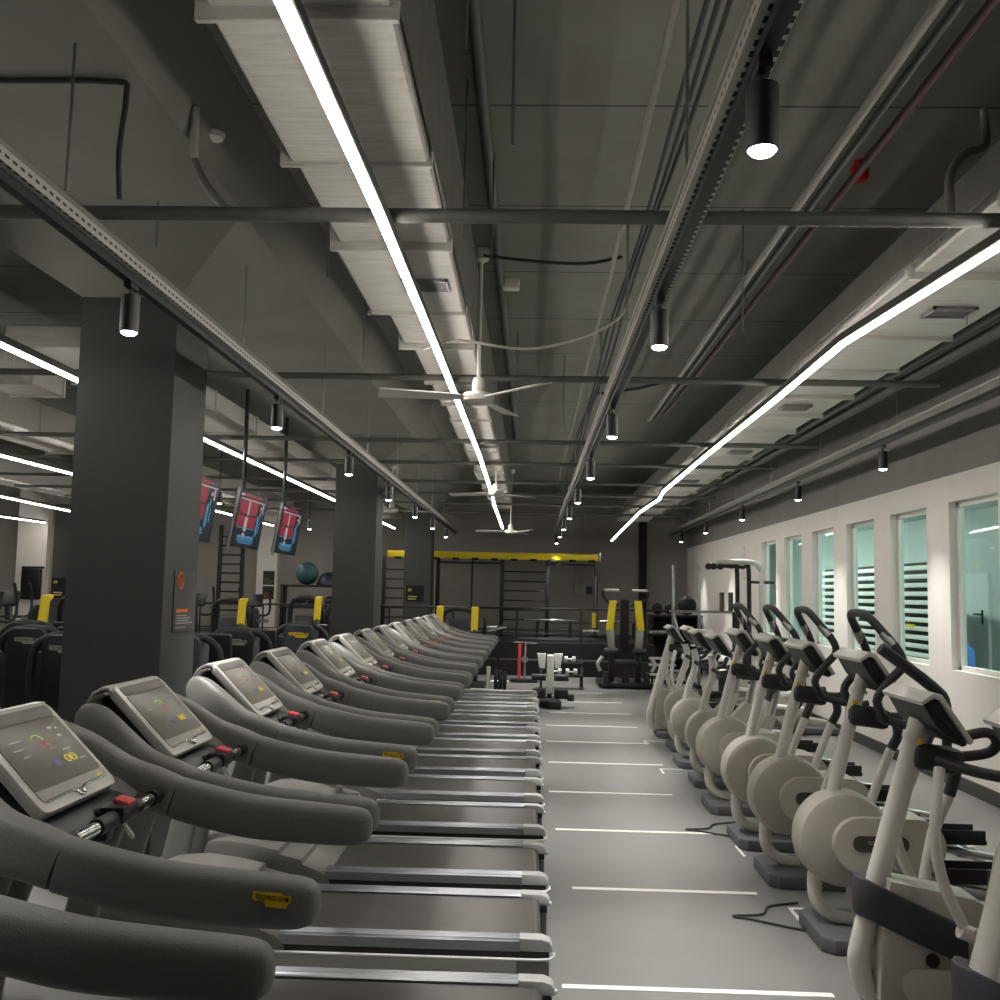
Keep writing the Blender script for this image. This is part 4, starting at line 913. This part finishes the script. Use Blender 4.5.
r = thing('leg_curl_machine', 'dark low machine with two silver rollers at the left edge', 'strength machine', (-4.95, 8.9, 0))
M().rbox((-4.95, 8.95, .05), (.5, .6, .08), .02).build('base', G['black'], r)
M().rbox((-4.95, 8.95, .55), (.12, .16, .95), .03).build('column', G['handle'], r)
for dz, dx in ((1.12, .06), (1.02, .1)): M().lathe([(0, -.12), (.04, -.12), (.045, -.1), (.045, .1), (.04, .12), (0, .12)], (-4.9 + dx * .3, 8.85, dz), 'X', 14).build('roller', G['silver_plastic'], r)
M().lathe([(0, -.02), (.16, -.02), (.17, 0), (.16, .02), (0, .02)], (-5.05, 8.8, 1.0), (.2, -.3, 1), 22).build('disc_pad', G['navy'], r)
M().tube([(-5.25, 8.9, 1.1), (-5.0, 8.85, 1.15), (-4.75, 8.9, 1.0), (-4.72, 8.95, .7)], .03, 8, sub=3).build('lever_arm', G['black'], r)

def make_bike_dark(x, Y, lab):
    r = thing('cardio_machine', lab, 'cardio machine', (x, Y, 0), 'dark cardio machines by the back wall')
    M().rbox((x, Y, .06), (.5, 1.3, .1), .03).build('base', G['black'], r)
    M().prism([(Y - .4, .1), (Y - .45, .5), (Y - .2, .65), (Y + .3, .3), (Y + .4, .1)], x - .1, x + .1, 'X', .02).build('body', G['navy'], r)
    M().tube([(x, Y - .3, .5), (x, Y - .42, .95), (x, Y - .5, 1.35)], .04, 10).build('mast', G['handle'], r)
    M().rbox((x, Y - .5, 1.38), (.4, .06, .26), .02, Matrix.Rotation(-.5, 3, 'X')).build('console', G['black'], r)
    for s in (-1, 1): M().tube([(x + s * .05, Y - .4, 1.1), (x + s * .26, Y - .3, 1.12), (x + s * .28, Y - .28, 1.4), (x + s * .3, Y - .42, 1.62)], .022, 8, sub=3).build('handle', G['handle'], r)
    return r
for x, Y, lab in ((-6.3, 19.2, 'dark cardio machine with tall handles before the back wall, middle'), (-7.1, 18.6, 'dark cardio machine with tall handles beside the nearest column edge'), (-5.3, 19.5, 'dark cardio machine with tall handles in front of the ball rack'), (-8.2, 16.0, 'dark cardio machine deep in the left bay'), (-7.4, 14.0, 'dark cardio machine at the left edge behind the weight machines')):
    make_bike_dark(x, Y, lab)

# ball rack on the platform at the back
r = thing('ball_rack', 'black shelf rack with exercise balls by the back wall', 'rack', (-5, 22.6, .62))
for z in (1.68, 1.2): M().rbox((-4.95, 22.6, z), (1.4, .4, .05), .01).build('shelf', G['black'], r)
for x in (-5.6, -4.3): M().rbox((x, 22.6, 1.16), (.07, .36, 1.08), .01).build('upright', G['black'], r)
o = thing('exercise_ball', 'teal exercise ball on top of the ball rack', 'exercise ball', (-5.08, 22.6, 1.705)); M().ell((-5.08, 22.6, 1.965), (.26, .26, .26), 28, 18).build('ball', mat('ball_teal', '#36565e', .35), o)
o = thing('balance_dome', 'navy half dome beside the teal ball on the rack', 'balance trainer', (-4.55, 22.6, 1.705)); M().lathe([(0, .3), (.12, .28), (.22, .22), (.28, .12), (.3, .04), (.3, 0), (0, 0)], (-4.55, 22.6, 1.71), seg=28).build('dome', mat('dome_navy', '#1f2634', .4), o)
for k, (x, m2) in enumerate(((-5.2, '#171717'), (-4.95, '#1d1a1a'), (-4.55, '#262626'))):
    o = thing('medicine_ball', ['left', 'middle', 'right'][k] + ' dark medicine ball on the lower shelf of the ball rack', 'medicine ball', (x, 22.6, 1.225), 'medicine balls on the rack')
    M().ell((x, 22.6, 1.345), (.12, .12, .12)).build('ball', mat('med_ball', m2, .5), o)
# wall ladder rack at the far left
r = thing('wall_bars', 'black ladder of wall bars beside the nearest column edge', 'wall bars', (-7.0, 23.9, .62))
for x in (-7.5, -6.95): M().box(x - .04, x + .04, 23.84, 23.94, .62, 3.1).build('upright', G['black'], r, sm=0)
for k in range(10): M().cyl((-7.5, 23.89, .85 + k * .22), (-6.95, 23.89, .85 + k * .22), .02, 8).build('rung', G['black'], r)

# ------------------------------------------------------------------ training rig on the platform
r = thing('training_rig', 'black training rig with a yellow top beam at the back', 'training rig', (-.85, 21.7, .62))
bm = M().rbox((-.83, 21.7, 2.415), (4.6, .14, .155), .02).build('top_beam', G['yellow'], r)
q = M()
for k in range(11): q.rbox((-2.9 + k * .42, 21.66, 2.335), (.14, .1, .05), .008)
q.build('rung_sockets', G['blackmat'], bm)
M().rbox((1.47, 21.7, 2.42), (.05, .2, .22), .01).build('end_plate', G['steel'], bm)
UX = (-3.2, -2.16, -2.02, -.63, .35, 1.39)
for x in UX: M().rbox((x, 21.7, 1.49), (.085, .085, 1.74), .008).build('upright', G['black'], r)
for x0, x1 in ((-3.2, -2.16), (-.63, .35)):
    for k in range(7): M().cyl((x0, 21.7, .78 + k * .215), (x1, 21.7, .78 + k * .215), .018, 8).build('rung', G['black'], r)
for x0, x1, z in ((-2.02, -.63, 2.25), (.35, 1.39, 2.25), (-2.02, 1.39, .78), (.35, 1.39, .95)): M().cyl((x0, 21.7, z), (x1, 21.7, z), .02, 8).build('cross_bar', G['black'], r)
M().tube([(-1.28, 21.7, 2.3), (-1.28, 21.7, 1.15)], .02, 8).build('hanging_rope', G['black'], r)
M().rbox((1.36, 21.62, 1.02), (.09, .08, .34), .01).build('yellow_holder', G['yellow'], r)
M().box(1.375, 1.395, 21.6, 21.66, 1.2, 2.0).build('hole_strip', G['steel'], r, sm=0)
for k, (x0, x1) in enumerate(((-.1, .95), (1.5, 2.3))):
    o = thing('barbell', ['left', 'right'][k] + ' chrome bar lying across the rig', 'barbell', ((x0 + x1) / 2, 21.58, .98), 'chrome bars at the rig')
    M().cyl((x0, 21.6, 1.0), (x1, 21.6, 1.0), .022, 10).build('shaft', G['chrome'], o)
    M().cyl((x0 - .02, 21.6, 1.0), (x0 + .3, 21.6, 1.0), .03, 10).build('sleeve', G['chrome'], o)
    M().cyl((x0 + .25, 21.6, .62), (x0 + .25, 21.6, .975), .03, 8).build('rest', G['blackmat'], o); M().cyl((x1 - .1, 21.6, .62), (x1 - .1, 21.6, .975), .03, 8).build('rest', G['blackmat'], o)
for k in range(2):
    o = thing('barbell', ('long', 'short')[k] + ' chrome bar end showing behind the yellow press pads', 'barbell', (-1.6 + k * 1.0, 19, 1.1), 'chrome bars behind the press')
    M().cyl((-1.95 + k * 1.15, 18.9, 1.12 - k * .2), (-1.6 + k * 1.15, 18.9, 1.14 - k * .14), .035, 10).build('sleeve', G['chrome'], o)
    M().tube([(-1.75 + k * 1.15, 18.9, 0), (-1.75 + k * 1.15, 18.9, 1.1 - k * .18)], .03, 8).build('stand', G['blackmat'], o)

# the rig stands behind the farthest column: set its true depth and size
def deepen(root, dy, kx, kz):
    old = root.location.copy(); new = Vector((old.x * kx, old.y + dy, old.z))
    def walk(o):
        for k in kids(o):
            if k.type == 'MESH':
                for v in k.data.vertices:
                    q = v.co + old; q = Vector((q.x * kx, q.y + dy, .62 + (q.z - .62) * kz)); v.co = q - new
            walk(k)
    walk(root); root.location = new
for o in [o for o in bpy.data.objects if o.parent is None and (o.name.startswith('training_rig') or o.get('group') == 'chrome bars at the rig')]:
    deepen(o, 1.55, 1.072, 1.03)

# ------------------------------------------------------------------ shoulder press with yellow pads at the aisle end
x, Y = 1.69, 18.1
r = thing('shoulder_press', 'tall machine with two long yellow pads at the end of the aisle', 'strength machine', (x, Y, 0))
M().rbox((x, Y + .1, .06), (.95, 1.0, .08), .02).build('base', G['black'], r)
for s in (-1, 1):
    M().prism([(x + s * .215, 1.0), (x + s * .155, 1.53), (x + s * .155 + s * .15 - s * .02, 1.53), (x + s * .34, 1.0)][::1], Y - .12, Y - .02, 'Y', .015).build('yellow_pad', G['yellow'], r)
    M().tube([(x + s * .1, Y, 1.45), (x + s * .3, Y, 1.5), (x + s * .4, Y - .05, 1.62), (x + s * .4, Y - .1, 1.7)], .022, 8, sub=3).build('overhead_arm', G['black'], r)
    M().cyl((x + s * .12, Y - .12, 1.71), (x + s * .38, Y - .12, 1.715), .024, 10).build('overhead_grip', G['silver_plastic'], r)
    M().prism([(x + s * .17, .62), (x + s * .2, 1.0), (x + s * .33, 1.0), (x + s * .3, .62)], Y - .1, Y - .02, 'Y', .01).build('lever', G['steel'], r)
    M().lathe([(0, -.12), (.05, -.12), (.055, 0), (.05, .12), (0, .12)], (x + s * .25, Y - .15, .64), 'X', 14).build('roller', G['navy'], r)
    M().rbox((x + s * .24, Y, .34), (.1, .12, .6), .015).build('column', G['black'], r)
    M().rbox((x + s * .36, Y - .35, .16), (.07, .3, .25), .012).build('side_stand', G['black'], r)
    M().tube([(x + s * .45, Y - .3, .3), (x + s * .5, Y - .32, .42), (x + s * .42, Y - .34, .55)], .03, 8, sub=3).build('side_handle', G['silver_plastic'], r)
    M().cyl((x + s * .45, Y + .1, .98), (x + s * .75, Y + .1, .99), .026, 10).build('plate_horn', G['chrome'], r)
M().rbox((x, Y + .05, 1.1), (.16, .1, .9), .02).build('back_pad', G['blackmat'], r)
M().rbox((x, Y - .2, .45), (.38, .34, .08), .025).build('seat_pad', G['handle'], r)
M().rbox((x, Y - .2, .22), (.12, .2, .38), .02).build('seat_post', G['black'], r)

# ------------------------------------------------------------------ preacher style bench in white vinyl
x, Y = .3, 14.8
r = thing('weight_bench', 'white padded weight bench standing beyond the treadmills in the aisle', 'bench', (x, Y, 0))
M().rbox((x, Y - .1, .47), (.1, .12, .56), .02, Matrix.Rotation(.12, 3, 'X')).build('centre_pad', G['whitepad'], r)
for s in (-1, 1):
    M().prism([(x + s * .075, .52), (x + s * .06, .74), (x + s * .19, .745), (x + s * .155, .53)], Y + .25, Y + .33, 'Y', .015).build('wing_pad', G['whitepad'], r)
    M().lathe([(0, -.105), (.045, -.105), (.05, -.09), (.05, .09), (.045, .105), (0, .105)], (x + s * .165, Y - .02, .415), 'X', 16).build('upper_roller', G['handle'], r)
    M().rbox((x + s * .16, Y - .2, .2), (.2, .16, .14), .025).build('lower_pad', G['black'], r)
M().rbox((x, Y + .1, .06), (.3, .9, .06), .015).rbox((x, Y + .3, .33), (.07, .07, .5), .01).build('frame', G['blackmat'], r)
M().rbox((x + .06, Y - .3, .06), (.2, .24, .11), .02).build('foot_box', G['black'], r)
M().rbox((x + .3, Y - .1, .14), (.1, .16, .1), .02).build('side_lug', G['handle'], r)

# dumbbell stand behind the bench
r = thing('dumbbell_stand', 'low stand with pale dumbbells behind the white bench', 'rack', (.5, 17.6, 0))
for z, y0 in ((.22, 17.45), (.42, 17.65)): M().rbox((.55, y0, z), (.75, .16, .03), .008).build('shelf', G['blackmat'], r)
for s in (.2, .9): M().prism([(17.3, 0), (17.8, 0), (17.75, .5), (17.65, .5)], s - .02, s + .02, 'X').build('side', G['blackmat'], r)
for k, (dx, y0, z) in enumerate(((.45, 17.45, .295), (.72, 17.45, .295), (.45, 17.65, .495), (.7, 17.65, .495))):
    o = thing('dumbbell', ['left', 'right'][k % 2] + ' pale dumbbell on the ' + ('lower' if k < 2 else 'upper') + ' shelf behind the bench', 'dumbbell', (dx, y0, z - .06), 'dumbbells behind the bench')
    M().lathe([(0, -.1), (.05, -.1), (.055, -.09), (.055, -.04), (.015, -.035), (.015, .035), (.055, .04), (.055, .09), (.05, .1), (0, .1)], (dx, y0, z), 'X', 12).build('bar', G['silver_plastic'], o)
# plates on a low post near the last treadmill
r = thing('plate_tree', 'pale low post holding black weight plates beside the last treadmill', 'weight stand', (-.5, 16.3, 0))
M().rbox((-.78, 16.3, .04), (.34, .4, .06), .01).build('base', G['white'], r)
M().rbox((-.66, 16.3, .24), (.06, .08, .4), .01).build('post', G['silver_plastic'], r)
M().cyl((-.66, 16.3, .2), (-.33, 16.3, .2), .02, 8).build('horn', G['chrome'], r)
for k, rr in enumerate((.2, .19, .17)):
    o = thing('weight_plate', ['left', 'middle', 'right'][k] + ' black weight plate on the low post beside the last treadmill', 'weight plate', (-.55 + k * .07, 16.3, 0), 'black plates on the low post')
    M().lathe([(.025, -.022), (rr * .5, -.018), (rr * .8, -.03), (rr, -.025), (rr, .025), (rr * .8, .03), (rr * .5, .018), (.025, .022)], (-.54 + k * .07, 16.3, .2), 'X', 10).build('disc', G['blackmat'], o)
# red and chrome stand
r = thing('upright_stand', 'red and chrome upright stand in front of the dark platform', 'stand', (-.1, 18.6, 0))
M().tube([(-.19, 18.6, .06), (-.19, 18.6, .7)], .03, 10).build('red_post', G['red'], r)
M().tube([(-.09, 18.6, .06), (-.09, 18.6, .74)], .026, 10).build('chrome_post', G['chrome'], r)
M().tube([(-.3, 18.6, .73), (.13, 18.6, .72)], .018, 8).build('top_bar', G['chrome'], r)
M().lathe([(0, -.03), (.06, -.03), (.06, .03), (0, .03)], (-.09, 18.56, .42), 'Y', 14).build('knob', G['chrome'], r)
M().rbox((-.1, 18.6, .03), (.5, .3, .05), .012).build('base', G['black'], r)

# ------------------------------------------------------------------ half rack, pulley tower and dark storage at the right end
r = thing('squat_rack', 'steel squat rack with two tall pale uprights before the back wall', 'rack', (2.75, 17.9, 0))
for x in (2.52, 2.98):
    M().rbox((x, 17.9, 1.1), (.05, .05, 2.16), .006).build('upright', G['steel'], r)
    M().rbox((x, 18.3, .05), (.07, 1.0, .07), .01).build('foot', G['blackmat'], r)
    M().tube([(x, 17.9, 1.35), (x + .12, 17.75, .85), (x + .14, 17.72, .7)], .02, 8).build('brace', G['steel'], r)
M().cyl((2.45, 17.85, 1.36), (3.62, 17.85, 1.37), .022, 8).build('cross_bar', G['steel'], r)
M().cyl((3.58, 17.85, .05), (3.58, 17.85, 1.37), .03, 8).build('side_post', G['blackmat'], r)
M().tube([(2.72 + .11 * math.cos(a), 17.9, .98 + .13 * math.sin(a)) for a in [2 * PI * i / 18 for i in range(18)]], .012, 6, closed=True).build('ring', G['black'], r)
M().rbox((2.75, 18.75, .05), (.55, .08, .06), .01).build('rear_foot', G['blackmat'], r)
r = thing('pulley_tower', 'pulley tower with white arched top frame by the right wall', 'strength machine', (3.2, 15.5, 0))
M().tube([(2.85, 15.5, 2.17), (3.2, 15.5, 2.18), (3.42, 15.5, 2.16), (3.52, 15.5, 2.05), (3.53, 15.5, 1.85), (3.53, 15.5, .06)], .04, 10, sub=3).build('arch_frame', G['silver_plastic'], r)
for x in (3.17, 3.35): M().tube([(2.95, 15.56, 2.12), (x - .08, 15.56, 2.1), (x, 15.56, 2.0), (x, 15.56, .06)], .035, 8, sub=3).build('guide_post', G['black'], r)
M().rbox((3.2, 15.5, .05), (.8, .7, .07), .02).build('base', G['blackmat'], r)
M().rbox((3.26, 15.56, .6), (.14, .2, .9), .01).build('weight_stack', G['blackmat'], r)
for dx in (2.72, 2.8, 2.9): M().lathe([(0, -.02), (.05, -.02), (.05, .02), (0, .02)], (dx, 15.5, 2.1), 'Y', 14).build('pulley', G['black'], r)
for z in (1.0, 1.87): M().cyl((3.35, 15.5, z), (3.72, 15.5, z), .022, 8).build('side_peg', G['black'], r)
M().rbox((3.0, 15.3, .5), (.4, .4, .09), .03).build('seat', G['whitepad'], r)
M().cyl((3.0, 15.3, .05), (3.0, 15.3, .48), .04, 8).build('seat_post', G['steel'], r)
r = thing('bench_frame', 'low white bench frame between the squat rack and the exercise bikes', 'bench', (2.95, 16.9, 0))
M().rbox((2.9, 16.9, .62), (.7, .5, .1), .03).build('pad', G['whitepad'], r)
M().rbox((2.85, 16.9, .95), (.36, .09, .3), .03, Matrix.Rotation(.3, 3, 'X')).build('back_pad', G['silver_plastic'], r)
for x in (2.65, 3.2): M().rbox((x, 16.9, .29), (.06, .4, .58), .01).build('leg', G['black'], r)
r = thing('plate_rack', 'low rack with three pale bars at the foot of the squat rack', 'rack', (2.45, 19.0, 0))
for z in (.16, .34, .46): M().rbox((2.48, 19.0, z), (.5, .06, .045), .01).build('bar', G['silver_plastic'], r)
for x in (2.3, 2.68): M().rbox((x, 19.06, .26), (.04, .06, .52), .008).build('post', G['blackmat'], r)
r = thing('storage_rack', 'black storage rack with round bags in the dark right corner', 'rack', (3.1, 21.6, 0))
for z in (.3, .8, 1.2): M().rbox((3.1, 21.7, z), (1.1, .5, .05), .01).build('shelf', G['blackmat'], r)
for x in (2.58, 3.62): M().rbox((x, 21.7, .62), (.06, .48, 1.22), .008).build('side', G['blackmat'], r)
M().box(2.6, 3.6, 21.9, 21.94, .05, 1.2).build('back_panel', G['blackmat'], r, sm=0)
for k, (x, rr) in enumerate(((2.72, .12), (3.0, .13), (3.36, .2))):
    o = thing('exercise_bag', ['left', 'middle', 'large right'][k] + ' black round bag on top of the dark storage rack', 'bag', (x, 21.7, 1.225), 'black bags on the rack')
    M().ell((x, 21.7, 1.228 + rr), (rr, rr * .9, rr)).build('bag', G['blackmat'], o)
    M().tube([(x - .05, 21.7 - rr * .5, 1.225 + rr * 1.7), (x, 21.7 - rr * .6, 1.225 + rr * 2), (x + .05, 21.7 - rr * .5, 1.225 + rr * 1.7)], .012, 6, sub=3).build('handle', G['black'], o)
